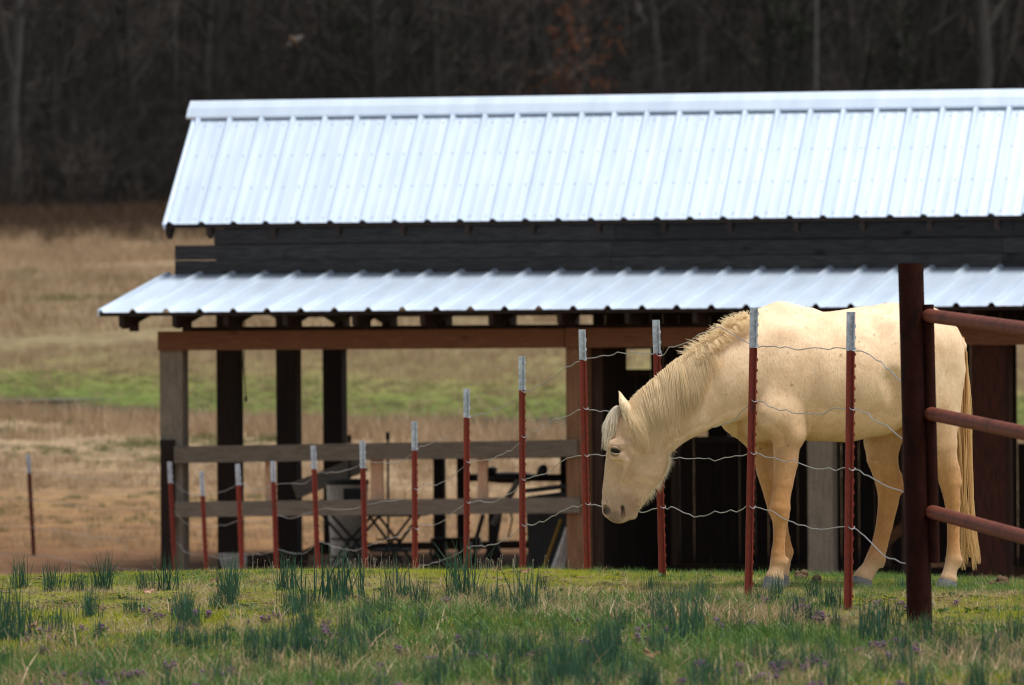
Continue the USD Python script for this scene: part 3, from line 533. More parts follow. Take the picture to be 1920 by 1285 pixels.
for w in range(4):
    pts = []
    g = P(gpx[w][0] + 4, gpx[w][1], GP_D + 0.05); pts.append(g)
    for x, y in sorted(kinks[w].get(-1, []), key=lambda q: -q[0]):
        f_ = (gpx[w][0] - x) / (gpx[w][0] - 1600); q = P(x, y, GP_D + f_ * (TP[0][2] - GP_D)); pts.append(q)
    for i in range(13):
        top, base, D = TP[i]; lean = (top - base) / (top[2] - base[2])
        z = float(P((tops[i][0] + tops[i][2]) / 2, PY[i][w], D)[2]) if i in PY else top[2] - WOFF[w] + (0.03 * math.sin(i * 2.1 + w) if i > 5 else 0)
        z = max(z, base[2] + 0.05)
        pts.append(base + lean * (z - base[2]) + fnor * 0.012)
        if i < 12:
            ks = sorted(kinks[w].get(i, []), key=lambda q: -q[0])
            if i < 4 and ks: pts += [on_fence(x, y) for x, y in ks]
            else:
                n_ = TP[i + 1]; zz = (n_[0][2] - WOFF[w]) if (i + 1) not in PY else float(P(tops[i + 1][0], PY[i + 1][w], n_[2])[2])
                for fr in (0.3, 0.62): pts.append((base + lean * (z - base[2])) * (1 - fr) + np.array([n_[0][0], n_[2], zz]) * fr - [0, 0, rng.uniform(0.01, 0.06) if i < 9 else 0.03])
    for fr in (0.5, 1.0):
        tb = TP[13]; q0 = TP[12][0] - [0, 0, WOFF[w]]; q1 = tb[0] - [0, 0, 0.17 + 0.27 * w]; pts.append(q0 * (1 - fr) + q1 * fr - [0, 0, 0.02 if fr < 1 else 0])
    pts.append(pts[-1] + np.array([-9.0, 3.0, 0.1]))
    pts = np.array(pts); L = np.concatenate([[0], np.cumsum(np.linalg.norm(np.diff(pts, axis=0), axis=1))])
    near_len = L[np.argmin(np.abs(pts[:, 1] - 50))]
    s1 = np.concatenate([np.arange(0, near_len, 0.014), np.arange(near_len, L[-1], 0.25), [L[-1]]])
    cv = PchipInterpolator(L, pts)(s1)
    rr = np.random.default_rng(50 + w)
    wob = np.interp(s1, np.arange(int((L[-1] + 1) / 0.17) + 2) * 0.17, rr.normal(0, 0.0045, int((L[-1] + 1) / 0.17) + 2)); cv[:, 2] += wob
    tg = np.gradient(cv, axis=0); tg /= np.linalg.norm(tg, axis=1)[:, None] + 1e-9
    sd_ = np.cross(tg, [0, 0, 1]); sd_ /= np.linalg.norm(sd_, axis=1)[:, None]; ud = np.cross(sd_, tg)
    th = s1 / 0.055 * 2 * np.pi; off = 0.0019 * (np.cos(th)[:, None] * sd_ + np.sin(th)[:, None] * ud)
    o = obj('fence_wire', cat_([tube(cv + off, np.where(cv[:, 1] > 58, 0.0013, 0.0016), 4), tube(cv - off, np.where(cv[:, 1] > 58, 0.0013, 0.0016), 4)]), m_wire, smooth=60)
    tag(o, nw[w] + ' strand of twisted grey wire of the fence, ' + ['over the neck of the horse', 'under the neck of the horse', 'behind the jaw of the horse', 'behind the muzzle of the horse'][w], 'wire', 'fence wires')
# wire clips on the nearer posts
for i in range(7):
    top, base, D = TP[i]; lean = (top - base) / (top[2] - base[2]); t = stage.GetPrimAtPath('/World/steel_fence_post' + ('_%03d' % i if i else ''))
    for w in range(4):
        z = float(P((tops[i][0] + tops[i][2]) / 2, PY[i][w], D)[2]) if i in PY else top[2] - WOFF[w]
        c = base * 0 + lean * (z - base[2])
        lp = [c + fnor * (0.016 * math.cos(a)) + fdir * (0.024 * math.sin(a)) + np.array([0, 0, 0.006 * math.cos(2 * a)]) for a in np.linspace(0, 2 * np.pi, 15)]
        obj('wire_clip', tube(lp, 0.0019, 5), m_wire, t)
# ---------------------------------------------------------------- gate post and pipe gate
m_rust = rough('rusty_pipe', (0.009, 0.0036, 0.0026), (0.030, 0.007, 0.004), 7, 0.75, 0.4, (2, 2, 1), c3=(0.005, 0.003, 0.0025), fine=90, spec=0.08, bumpd=0.004)
m_gate = rough('gate_pipe', (0.085, 0.023, 0.014), (0.15, 0.040, 0.022), 7, 0.65, 0.35, c3=(0.05, 0.017, 0.012), fine=80, spec=0.14, bumpd=0.003)
gp = thing('gate_post', 'thick leaning rusty pipe post at the end of the wire fence', 'gate post', (0, 0, 0))
t_, b_ = P(1707.5, 495, GP_D), P(1727, 1158, GP_D); b_[2] = float(ground(b_[0], b_[1])) - 0.3
dg = (b_ - t_) / np.linalg.norm(b_ - t_)
rg = 23.8 / F * GP_D
pp_ = trimesh.creation.revolve(np.array([(rg - 0.006, 0.0), (rg - 0.006, -0.12), (rg - 0.006, -0.3), (0.0, -0.3), ]), sections=32)
shell = tube([t_ + dg * s for s in np.linspace(0, np.linalg.norm(b_ - t_), 12)], rg, 32, cap=False)
ring = trimesh.creation.annulus(r_min=rg - 0.006, r_max=rg, height=0.004, sections=32); ring.apply_translation(t_)
inner = tube([t_ + dg * s for s in (0.0, 0.3)], rg - 0.006, 32, cap=False); inner.invert()
obj('pipe', cat_([shell, ring, inner]), m_rust, gp)
g0 = P(1744, 585, GP_D); gs = -0.064 / 2.1
gdir = np.array([-FS, -1.0, gs * math.hypot(FS, 1)]); gdir /= np.linalg.norm(gdir)
gt = thing('pipe_gate', 'rusty red pipe gate with three rails running out to the right', 'gate', (0, 0, 0))
GD = GP_D - 0.02
tops_g = [P(1741, 590 + 2, GD), P(1745, 776, GD), P(1747, 960, GD)]
e0, e1 = P(1741, 588, GD), P(1752, 1012, GD)
rr_ = 0.031
for q in tops_g: obj('rail', tube([q + gdir * s for s in np.linspace(-0.02, 3.6, 8)], rr_, 20), m_gate, gt, smooth=50)
for q in tops_g: obj('weld_bead', tube([q - gdir * 0.006, q + gdir * 0.004, q + gdir * 0.012], [rr_ * 1.0, rr_ * 1.16, rr_ * 1.0], 20), m_rust, gt, smooth=50)
obj('end_tube', tube([e0 + [0, 0, 0.04], e1 - [0, 0, 0.1]], 0.024, 18), m_rust, gt, smooth=50)
obj('end_tube', tube([e0 + gdir * 3.6 + [0, 0, 0.04], e1 + gdir * 3.6 - [0, 0, 0.1]], 0.03, 18), m_gate, gt, smooth=50)
for k, z_ in enumerate((0.12, 0.55)):
    q = tops_g[1] + [0, 0, 0.2 - z_]; c_ = t_ + dg * ((t_[2] - q[2]) / -dg[2])
    obj('hinge', tube([c_, (q + c_) / 2 + [0.01, 0, 0], q], 0.014, 10), m_rust, gt)
q = P(1758, 1062, GD); rb = trimesh.creation.icosphere(2, 0.011); rb.apply_translation(q)

# ---------------------------------------------------------------- the horse
HD0 = 39.6; HS = F / HD0
TH = math.radians(30.0)
L_BODY = np.array([math.sin(TH), -math.cos(TH), 0.0])
def latdir(deg): a = math.radians(deg); return np.array([math.sin(a), -math.cos(a), 0.0])
def dmid(x): return 0.28 + (x - 1480) / HS * math.tan(TH)
def H(x, y, lat=0.0):
    """Point of the horse whose picture place is (x, y), lat metres to its left of its middle plane."""
    xm = x - lat * HS * math.sin(TH)
    q = P(xm, y, HD0 + dmid(xm)); return q + lat * L_BODY
def HH(x, y, lat=0.0, d=None, deg=6.0):
    """Head and neck: middle plane turned to lie nearly along the picture."""
    dd = d if d is not None else 0.0
    l = latdir(deg); xm = x - lat * HS * l[0]
    return P(xm, y, HD0 + dd) + lat * l
prims = []; grp_n = [0]
def seg(a, b, ra, rb, wa, wb, k=0.03, l=L_BODY, sub=False, grp=None):
    if grp is None: grp_n[0] += 1; grp = grp_n[0]
    prims.append((np.array(a), np.array(b), ra / HS, rb / HS, wa, wb, k, np.array(l, float), sub, grp))
def chain(pts, k=0.03, l=L_BODY, f=H, lat=0.0):
    grp_n[0] += 1; gid = grp_n[0]
    for p, q in zip(pts[:-1], pts[1:]): seg(f(p[0], p[1], lat if len(p) < 5 else p[4]), f(q[0], q[1], lat if len(q) < 5 else q[4]), p[2], q[2], p[3], q[3], k, l, False, gid)
# trunk
chain([(1492, 704, 119, .235), (1530, 707, 121, .265), (1580, 706, 124, .285), (1630, 697, 124, .285), (1672, 678, 111, .265), (1716, 665, 96, .245)], 0.035)
# shoulder, chest, withers
chain([(1462, 612, 41, .07), (1452, 680, 58, .165), (1444, 772, 52, .185)], 0.05)
chain([(1438, 790, 42, .17), (1470, 806, 30, .16)], 0.04)
chain([(1428, 606, 28, .05), (1465, 592, 25, .05), (1515, 607, 30, .06)], 0.04)
# shoulder blade and upper arm on the near side, then far side
for s in (1, -1):
    chain([(1470 + (0 if s > 0 else -60), 640, 30, .05, .115 * s), (1428 + (26 if s > 0 else -42), 775, 40, .06, .155 * s)], 0.05)
    chain([(1440 + (20 if s > 0 else -48), 778, 40, .07, .15 * s), (1478 + (0 if s > 0 else -58), 812, 34, .065, .15 * s)], 0.04)
# neck
ND = {1440: .20, 1368: .09, 1305: .03, 1245: .0, 1200: -.005}
nk = [(1440, 690, 100, .155, .20, 26), (1368, 708, 84, .125, .09, 20), (1305, 741, 69, .10, .03, 12), (1245, 779, 55, .085, .0, 7), (1203, 800, 45, .08, -.005, 6)]
grp_n[0] += 1; gneck = grp_n[0]
for p, q in zip(nk[:-1], nk[1:]):
    seg(P(p[0], p[1], HD0 + p[4]), P(q[0], q[1], HD0 + q[4]), p[2], q[2], p[3], q[3], 0.04, latdir((p[5] + q[5]) / 2), False, gneck)
lh = latdir(6)
def hc(pts, k=0.02): chain(pts, k, lh, HH)
# throat
hc([(1305, 785, 26, .05), (1268, 812, 22, .05), (1245, 835, 20, .045)], 0.04)
# head: skull, face, muzzle
hc([(1180, 798, 34, .078), (1183, 838, 45, .088), (1180, 880, 46, .072), (1171, 920, 42, .057), (1164, 942, 36, .053)], 0.02)
hc([(1164, 942, 35, .053), (1160, 955, 27, .052)], 0.012)
hc([(1146, 946, 17, .045), (1142, 958, 13, .042)], 0.012)          # upper lip and nose
hc([(1178, 955, 16, .04), (1184, 963, 12, .032)], 0.010)           # chin
hc([(1212, 857, 41, .083), (1206, 878, 37, .078)], 0.014)          # jowl
hc([(1225, 880, 24, .05), (1200, 925, 18, .042), (1190, 945, 13, .036)], 0.022)
for s in (1, -1):
    hc([(1148, 833, 10, .018, .072 * s), (1166, 829, 9, .018, .082 * s)], 0.012)      # brow
    hc([(1151, 855, 8, .014, .078 * s), (1168, 856, 8, .014, .084 * s)], 0.012)       # lower lid
    hc([(1176, 864, 6.5, .014, .088 * s), (1163, 902, 5.5, .013, .073 * s)], 0.014)        # facial crest
    hc([(1138, 950, 10, .014, .036 * s), (1143, 962, 8, .012, .036 * s)], 0.01)       # nostril wing
    hc([(1190, 805, 18, .03, .075 * s), (1196, 830, 16, .025, .08 * s)], 0.03)        # jaw joint
# legs: near fore, far fore
nf_ = [(1466, 772, 52, .075), (1476, 812, 34, .07), (1473, 838, 25.5, .060), (1472, 867, 23.5, .055), (1467, 907, 19.0, .047), (1462.5, 934, 18.2, .045), (1461, 952, 20.5, .047), (1461.5, 967, 17.5, .043), (1461, 983, 12.6, .034), (1459.5, 1013, 11, .030), (1457.5, 1038, 13, .036), (1458.5, 1052, 16, .041), (1454.5, 1067, 13.3, .036), (1451.5, 1080, 17.5, .045)]
chain(nf_, 0.016, lat=.135)
seg(H(1472, 1050, .135), H(1470, 1056, .135), 6, 5, .018, .016, 0.015)
ff_ = [(1422, 790, 45, .08), (1430, 838, 26, .062), (1440, 885, 20, .052), (1452, 930, 18, .045), (1460, 955, 19.5, .046), (1465, 980, 13, .034), (1471, 1010, 11.3, .030), (1474.5, 1036, 14.5, .040), (1470, 1060, 12.4, .034), (1466, 1075, 15.5, .042)]
chain(ff_, 0.016, lat=-.125)
# hind legs: near, far
nh_ = [(1742, 690, 74, .10), (1741, 765, 60, .10), (1755, 830, 42, .078), (1771, 872, 25, .056), (1779, 905, 20.5, .047), (1784, 942, 15.5, .038), (1785.5, 982, 11.6, .031), (1785.5, 1020, 11.6, .031), (1786, 1048, 15.3, .040), (1779.5, 1069, 12.8, .035), (1776.5, 1083, 16.5, .044)]
chain(nh_, 0.022, lat=.145)
seg(H(1788, 880, .145), H(1791, 905, .145), 9, 10, .028, .03, 0.02)
seg(H(1797, 1050, .145), H(1794, 1060, .145), 5.5, 5, .018, .016, 0.015)
fh_ = [(1672, 730, 66, .10), (1664, 795, 46, .10), (1656, 828, 37, .085), (1656, 858, 31.5, .070), (1663, 886, 27, .058), (1669, 915, 25.5, .050), (1667, 945, 20, .042), (1660, 985, 17, .035), (1651.5, 1022, 16, .034), (1644, 1046, 18.5, .042), (1631, 1068, 15.5, .036), (1621, 1082, 18.5, .045)]
chain(fh_, 0.022, lat=-.13)
seg(H(1684, 893, -.13), H(1686, 917, -.13), 9, 10, .028, .03, 0.02)
seg(H(1656, 1052, -.13), H(1654, 1062, -.13), 6, 5, .018, .016, 0.015)
# haunch, stifle, flank, tail head
chain([(1752, 655, 48, .06, .17), (1728, 740, 50, .06, .175)], 0.06)
chain([(1780, 700, 26, .06, .11), (1778, 790, 18, .05, .12)], 0.05)
chain([(1660, 620, 26, .05, .17), (1680, 640, 24, .05, .19)], 0.06)
chain([(1780, 628, 20, .05), (1800, 650, 14, .03)], 0.04)
# hollows
seg(H(1676, 715, .315), H(1694, 775, .29), 18, 20, .055, .055, 0.06, sub=True)
seg(H(1540, 650, .325), H(1518, 790, .322), 11, 13, .085, .085, 0.05, sub=True)
seg(H(1412, 745, .26), H(1446, 822, .245), 10, 8, .06, .055, 0.04, sub=True)
seg(H(1600, 590, .30), H(1640, 640, .33), 16, 14, .06, .05, 0.06, sub=True)
seg(HH(1300, 715, .14), HH(1385, 745, .20), 9, 12, .05, .05, 0.05, latdir(14), True)
seg(HH(1172, 820, .112), HH(1158, 826, .106), 9, 7, .028, .025, 0.02, lh, True)
seg(HH(1160, 876, .098), HH(1153, 912, .085), 8, 7, .028, .024, 0.028, lh, True)
seg(HH(1222, 910, .078), HH(1190, 903, .094), 6, 6, .030, .030, 0.014, lh, True)
seg(HH(1186, 884, .106), HH(1176, 915, .092), 8, 9, .030, .030, 0.022, lh, True)
seg(HH(1243, 838, .085), HH(1252, 870, .07), 6, 6, .028, .026, 0.02, lh, True)
for s in (1, -1):
    seg(HH(1152, 845, .095 * s), HH(1155, 845, .098 * s), 6.5, 6.5, .016, .016, 0.006, lh, True)            # eye socket
    seg(HH(1133.5, 952, .050 * s), HH(1137, 965, .050 * s), 5.6, 5.0, .026, .026, 0.005, lh, True)          # nostril
for s in (1, -1): seg(HH(1166.5, 951, .048 * s), HH(1169.5, 974, .045 * s), 2.6, 3.0, .016, .018, 0.006, lh, True)      # mouth
RES = 0.007
allp = np.concatenate([[p[0] for p in prims], [p[1] for p in prims]])
lo, hi = allp.min(0) - 0.42, allp.max(0) + 0.42
lo[2] = min(p[1][2] for p in prims) - 0.1
shape = np.ceil((hi - lo) / RES).astype(int)
sdf = np.full(shape, 0.5, np.float32)
def smin(a, b, k): h = np.clip(0.5 + 0.5 * (b - a) / k, 0, 1); return b + (a - b) * h - k * h * (1 - h)
from itertools import groupby
prims.sort(key=lambda p: (p[8], p[9]))
for (sub, _), members in groupby(prims, key=lambda p: (p[8], p[9])):
    members = list(members); k = members[0][6]
    R = max(max(m[2:6]) for m in members) + k * 1.6 + 0.02; ends = np.array([m[q] for m in members for q in (0, 1)])
    i0 = np.maximum(((ends.min(0) - R - lo) / RES).astype(int), 0); i1 = np.minimum(((ends.max(0) + R - lo) / RES).astype(int) + 1, shape)
    gx, gy, gz = [(lo[q] + np.arange(i0[q], i1[q]) * RES).astype(np.float32) for q in range(3)]
    p = np.stack(np.meshgrid(gx, gy, gz, indexing='ij'), -1); loc = None
    for a, b, ra, rb, wa, wb, _k, l, _s, _g in members:
        d = (b - a); dl_ = d @ l; dp = d - dl_ * l; pa = p - a.astype(np.float32)
        pl = pa @ l.astype(np.float32); pp2 = pa - pl[..., None] * l.astype(np.float32)
        t = np.clip((pp2 @ dp.astype(np.float32)) / max(dp @ dp, 1e-9), 0, 1)
        perp = np.linalg.norm(pp2 - t[..., None] * dp.astype(np.float32), axis=-1)
        r, w = ra + (rb - ra) * t, wa + (wb - wa) * t
        dd_ = pl - t * dl_
        q = np.sqrt((perp / r) ** 2 + (dd_ / w) ** 2)
        gl = np.sqrt((perp / r ** 2) ** 2 + (dd_ / w ** 2) ** 2) + 1e-6
        dist = np.where(q > 0.3, q * (q - 1) / gl, (q - 1) * np.minimum(r, w)).astype(np.float32)
        loc = dist if loc is None else smin(loc, dist, 0.006)
    s = sdf[i0[0]:i1[0], i0[1]:i1[1], i0[2]:i1[2]]
    s[...] = -smin(-s, loc, k) if sub else smin(s, loc, k)
def surface_nets(f):
    """Closed surface f = 0 of a grid, one vertex per crossed cell."""
    ins = f < 0; sh = np.array(f.shape)
    c = np.zeros(sh - 1, int)
    corners = [(i, j, k) for i in (0, 1) for j in (0, 1) for k in (0, 1)]
    for i, j, k in corners: c += ins[i:sh[0] - 1 + i, j:sh[1] - 1 + j, k:sh[2] - 1 + k]
    cells = np.argwhere((c > 0) & (c < 8)); idx = -np.ones(sh - 1, int); idx[tuple(cells.T)] = np.arange(len(cells))
    acc = np.zeros((len(cells), 3)); cnt = np.zeros(len(cells))
    val = {q: f[tuple((cells + q).T)] for q in corners}
    for q in corners:
        for ax in range(3):
            if q[ax] == 0:
                q2 = list(q); q2[ax] = 1; v0, v1 = val[q], val[tuple(q2)]
                m = (v0 < 0) != (v1 < 0); t = np.where(m, v0 / np.where(m, v0 - v1, 1), 0)
                pnt = np.tile(np.array(q, float), (len(cells), 1)); pnt[:, ax] = t
                acc[m] += pnt[m]; cnt[m] += 1
    v = cells + acc / cnt[:, None]
    faces = []
    for ax in range(3):
        a2, a3 = (ax + 1) % 3, (ax + 2) % 3
        s0 = [slice(None)] * 3; s1 = [slice(None)] * 3; s0[ax] = slice(0, -1); s1[ax] = slice(1, None)
        cr = np.argwhere(ins[tuple(s0)] != ins[tuple(s1)])
        cr = cr[(cr[:, a2] > 0) & (cr[:, a3] > 0) & (cr[:, a2] < sh[a2] - 1) & (cr[:, a3] < sh[a3] - 1)]
        e2, e3 = np.zeros(3, int), np.zeros(3, int); e2[a2] = 1; e3[a3] = 1
        A_, B_, C_, D_ = [idx[tuple((cr - o).T)] for o in (e2 + e3, e3, 0 * e2, e2)]
        up_ = ins[tuple(cr.T)]
        quad = np.stack([A_, B_, C_, D_], 1); quad[~up_] = quad[~up_][:, ::-1]
        faces.append(np.concatenate([quad[:, [0, 1, 2]], quad[:, [0, 2, 3]]]))
    return v, np.concatenate(faces)
v, f = surface_nets(sdf)
hb_ = trimesh.Trimesh(lo + v * RES, f, process=False)
comp = hb_.split(only_watertight=False); hb_ = max(comp, key=lambda m: len(m.faces))
trimesh.smoothing.filter_taubin(hb_, lamb=0.5, nu=0.53, iterations=6)
from scipy.sparse import coo_matrix
ed_ = hb_.edges_unique; nv_ = len(hb_.vertices)
adj_ = coo_matrix((np.ones(2 * len(ed_)), (np.r_[ed_[:, 0], ed_[:, 1]], np.r_[ed_[:, 1], ed_[:, 0]])), shape=(nv_, nv_)).tocsr(); deg_ = np.maximum(np.asarray(adj_.sum(1)).ravel(), 1)
for _ in range(40):      # pull single stray points of thin places back into the surface
    V_ = np.array(hb_.vertices); av_ = adj_ @ V_ / deg_[:, None]; bad_ = np.linalg.norm(V_ - av_, axis=1) > 0.8 * RES
    if not bad_.any(): break
    V_[bad_] = av_[bad_]; hb_.vertices = V_
hv = np.array(hb_.vertices)
hv += hb_.vertex_normals * (0.004 * (meshkit.fbm(hv * 5.0) - 0.5))[:, None]
hb_.vertices = hv
def px(p):
    """Picture place of points, for markings of the coat."""
    a, b = p[:, 0] / p[:, 1] * F, (ZC - p[:, 2]) / p[:, 1] * F
    c, s = math.cos(ROLL), math.sin(ROLL)
    return c * a + s * b + CX, -s * a + c * b + CY
# coat: cream body, tanner legs, their tan carried up belly and chest as painted body shading, greyish muzzle (height above ground and distances on the body)
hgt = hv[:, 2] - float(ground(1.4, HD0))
headc = HH(1164, 950); pmz = np.linalg.norm(hv - headc, axis=1)
hn = np.array(hb_.vertex_normals)
def sstep(a, b, x): t = np.clip((x - a) / (b - a), 0, 1); return t * t * (3 - 2 * t)
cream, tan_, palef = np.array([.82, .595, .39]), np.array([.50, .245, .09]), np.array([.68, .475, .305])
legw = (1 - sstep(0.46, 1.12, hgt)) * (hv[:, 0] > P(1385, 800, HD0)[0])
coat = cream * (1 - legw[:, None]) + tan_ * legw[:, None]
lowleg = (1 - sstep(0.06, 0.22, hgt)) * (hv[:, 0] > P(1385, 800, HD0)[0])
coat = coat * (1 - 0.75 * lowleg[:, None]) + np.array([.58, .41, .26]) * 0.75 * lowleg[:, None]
hw_ = 1 - sstep(0.30, 0.50, np.linalg.norm(hv - HH(1185, 870), axis=1))
coat = coat * (1 - hw_[:, None]) + palef * hw_[:, None]
mz = 1 - sstep(0.06, 0.15, pmz)
coat = coat * (1 - 0.72 * mz[:, None]) + np.array([.33, .21, .155]) * 0.72 * mz[:, None]
def blob(c, r0, r1, col, amt):
    global coat
    w = (1 - sstep(r0, r1, np.linalg.norm(hv - c, axis=1)))[:, None] * amt; coat = coat * (1 - w) + np.array(col) * w
for s in (1, -1):
    blob(HH(1135, 958, .042 * s), 0.018, 0.038, (.03, .022, .02), 0.92); blob(HH(1153, 845, .090 * s), 0.020, 0.036, (.05, .035, .028), 0.85)
    blob(HH(1152, 970, .03 * s), 0.02, 0.05, (.12, .09, .08), 0.6)
for t in np.linspace(0, 1, 6): blob(HH(1166.5 + 3.5 * t, 950 + 30 * t, 0.045), 0.006, 0.018, (.03, .02, .02), 0.9)
spot = np.clip((meshkit.fbm(hv * 2.3 + 5) - 0.5) * 0.9, -0.2, 0.2)
coat = coat * (1 + spot[:, None] * np.array([0.25, 0.32, 0.45]))
m_coat = mat('palomino_coat', {'a': ('attribute', {'attribute': 'coat'}), 'tc': ('texture_coordinate', {}), 'mp': ('mapping', {'scale': (1, 1, 0.35)}), 'n': ('noise_texture', {'scale': 140.0, 'detail': 3.0}), 'n2': ('noise_texture', {'scale': 7.0, 'detail': 5.0, 'roughness': 0.65}),
    'r': ('rgb_ramp', {'ramp': [(0.3, (0.90, 0.88, 0.85)), (0.7, (1.06, 1.06, 1.06))]}), 'r2': ('rgb_ramp', {'ramp': [(0.32, (0.86, 0.80, 0.74)), (0.6, (1.03, 1.03, 1.03))]}), 'm': ('mix_color', {'blend_type': 'multiply', 'fac': 1.0, 'use_clamp': False}), 'm2': ('mix_color', {'blend_type': 'multiply', 'fac': 1.0, 'use_clamp': False}),
    'n3': ('noise_texture', {'scale': 26.0, 'detail': 2.0}), 'r3': ('rgb_ramp', {'ramp': [(0.24, (0.55, 0.5, 0.46)), (0.30, (1, 1, 1))]}), 'm3': ('mix_color', {'blend_type': 'multiply', 'fac': 0.8, 'use_clamp': False}),
    'b': ('bump', {'strength': 0.25, 'distance': 0.004}), 'p': ('principled_bsdf', {'roughness': 0.62, 'specular_ior_level': 0.25, 'sheen_weight': 0.12, 'sheen_roughness': 0.5})},
    [('tc.object', 'mp.vector'), ('mp.vector', 'n.vector'), ('tc.object', 'n2.vector'), ('tc.object', 'n3.vector'), ('n.fac', 'r.fac'), ('n2.fac', 'r2.fac'), ('n3.fac', 'r3.fac'), ('a.color', 'm.a'), ('r.color', 'm.b'), ('m.result', 'm2.a'), ('r2.color', 'm2.b'), ('m2.result', 'm3.a'), ('r3.color', 'm3.b'), ('m3.result', 'p.base_color'), ('n.fac', 'b.height'), ('b.normal', 'p.normal')])
horse = thing('horse', 'cream palomino horse with pale mane lowering its head over the wire fence', 'horse')
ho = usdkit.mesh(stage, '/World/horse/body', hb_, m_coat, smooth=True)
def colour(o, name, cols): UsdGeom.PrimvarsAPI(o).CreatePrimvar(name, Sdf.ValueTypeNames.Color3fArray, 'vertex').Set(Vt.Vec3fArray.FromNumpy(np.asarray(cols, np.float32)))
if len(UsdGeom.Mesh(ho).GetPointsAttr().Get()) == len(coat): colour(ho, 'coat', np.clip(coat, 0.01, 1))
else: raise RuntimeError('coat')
# eyes
m_eye = mat('horse_eye', {'p': ('principled_bsdf', {'base_color': (0.006, 0.004, 0.004), 'roughness': 0.12, 'specular_ior_level': 0.35})}, [])
for s in (1, -1):
    e = trimesh.creation.icosphere(3, 1.0); e.apply_scale([0.026, 0.016, 0.0165]); e.apply_transform(trimesh.transformations.rotation_matrix(0.25, [0, 1, 0]))
    e.apply_translation(HH(1153.5, 845, .082 * s)); obj('eye', e, m_eye, horse, smooth=True)
    # lids over and under the eye
    for yy, rad, ang in ((838.5, .0075, 0.0), (851.5, .006, 0.0)):
        tt = np.linspace(-1, 1, 9); arc = [HH(1153.5 + 9.5 * t_, yy + (4.0 if yy < 845 else -3.0) * t_ * t_ + 2.0 * t_, (.094 - .012 * t_ * t_ + 0.003 * t_) * s) for t_ in tt]
        obj('eyelid', tube(arc, rad * np.sqrt(1.02 - tt ** 2 * 0.85), 8), mat('eyelid_skin_%d_%d' % (s + 1, int(yy)), {'p': ('principled_bsdf', {'base_color': (0.36, 0.25, 0.16), 'roughness': 0.6})}, []), horse, smooth=True)
# ears
m_ear = rough('ear_hair', (0.66, 0.48, 0.29), (0.78, 0.60, 0.38), 20, 0.7, 0.3)
def ear(lat, dx, dy):
    n = 14; rings = []
    for i in range(n):
        t = i / (n - 1)
        cx_, cy_ = 1176 - 19 * t ** 1.3 + dx, 794 - 61 * t + dy
        wdt = (11.5 + 9.5 * math.sin(min(1, t * 1.15) * math.pi) ** 0.9) * (1 - max(0, (t - 0.55) / 0.45) ** 2 * 0.93) * 0.72
        for outer in (True, False):
            for j in range(11):
                ph = math.radians(-125 + 250 * j / 10)          # cupped, open to the front and outside
                k = wdt * (1.0 if outer else 0.82)
                off_x = k * math.cos(ph) * 0.95; off_l = k * math.sin(ph) * 0.95 / HS
                if not outer: off_x -= 0.3
                rings.append(HH(cx_ + off_x + 3 * t, cy_ + off_x * 0.18, lat + off_l - 0.0))
    V = np.array(rings); W = 22; fs = []
    for i in range(n - 1):
        for base, fl in ((0, False), (11, True)):
            for j in range(10):
                a, b, c, d = i * W + base + j, i * W + base + j + 1, (i + 1) * W + base + j + 1, (i + 1) * W + base + j
                fs += [[a, b, c], [a, c, d]] if not fl else [[a, c, b], [a, d, c]]
        for j, o in ((0, 0), (10, 10)):
            a, b, c, d = i * W + j, i * W + 11 + j, (i + 1) * W + 11 + j, (i + 1) * W + j
            fs += [[a, b, c], [a, c, d]]
    t_ = (n - 1) * W
    for j in range(10): fs += [[t_ + j, t_ + j + 1, t_ + 11 + j + 1], [t_ + j, t_ + 11 + j + 1, t_ + 11 + j]]
    return trimesh.Trimesh(V, fs, process=False)
obj('ear', ear(.052, 0, 0), m_ear, horse, smooth=60); obj('ear', ear(-.055, 3, 2), m_ear, horse, smooth=60)
# hooves
m_hoof = rough('hoof_horn', (0.10, 0.10, 0.105), (0.21, 0.20, 0.20), 18, 0.5, 0.25, (1, 1, 4))
def hoof(xt, yt_, rt, xb, yb, rb, lat, w):
    t_, b_ = H(xt, yt_, lat), H(xb, yb, lat); b_[2] = float(ground(b_[0], b_[1])) - 0.004; back = np.array([math.cos(TH), math.sin(TH), 0]); up = np.array([0, 0, 1.0])
    rings = []; S_ = 28
    for fr, k in ((0.0, 0.80), (0.04, 1.0), (0.5, 1.0), (0.96, 1.0), (1.0, 0.94)):
        c = t_ * (1 - fr) + b_ * fr; r = (rt * (1 - fr) + rb * fr) / HS * k; ww = w * (0.86 + 0.14 * fr) * k
        for j in range(S_):
            ph = 2 * math.pi * j / S_
            cx_ = math.cos(ph); tlt = 0.30 * (1 - fr) * (-cx_) * r       # coronet higher in front
            rings.append(c + back * cx_ * r * (1.0 if cx_ < 0 else 0.86) + L_BODY * math.sin(ph) * ww + up * tlt)
    V = np.array(rings + [t_, b_]); fs = []
    for i in range(4):
        for j in range(S_):
            a, b, c, d = i * S_ + j, i * S_ + (j + 1) % S_, (i + 1) * S_ + (j + 1) % S_, (i + 1) * S_ + j
            fs += [[a, c, b], [a, d, c]]
    for j in range(S_): fs += [[len(V) - 2, j, (j + 1) % S_], [len(V) - 1, 4 * S_ + (j + 1) % S_, 4 * S_ + j]]
    m = trimesh.Trimesh(V, fs, process=False); trimesh.repair.fix_normals(m); return m
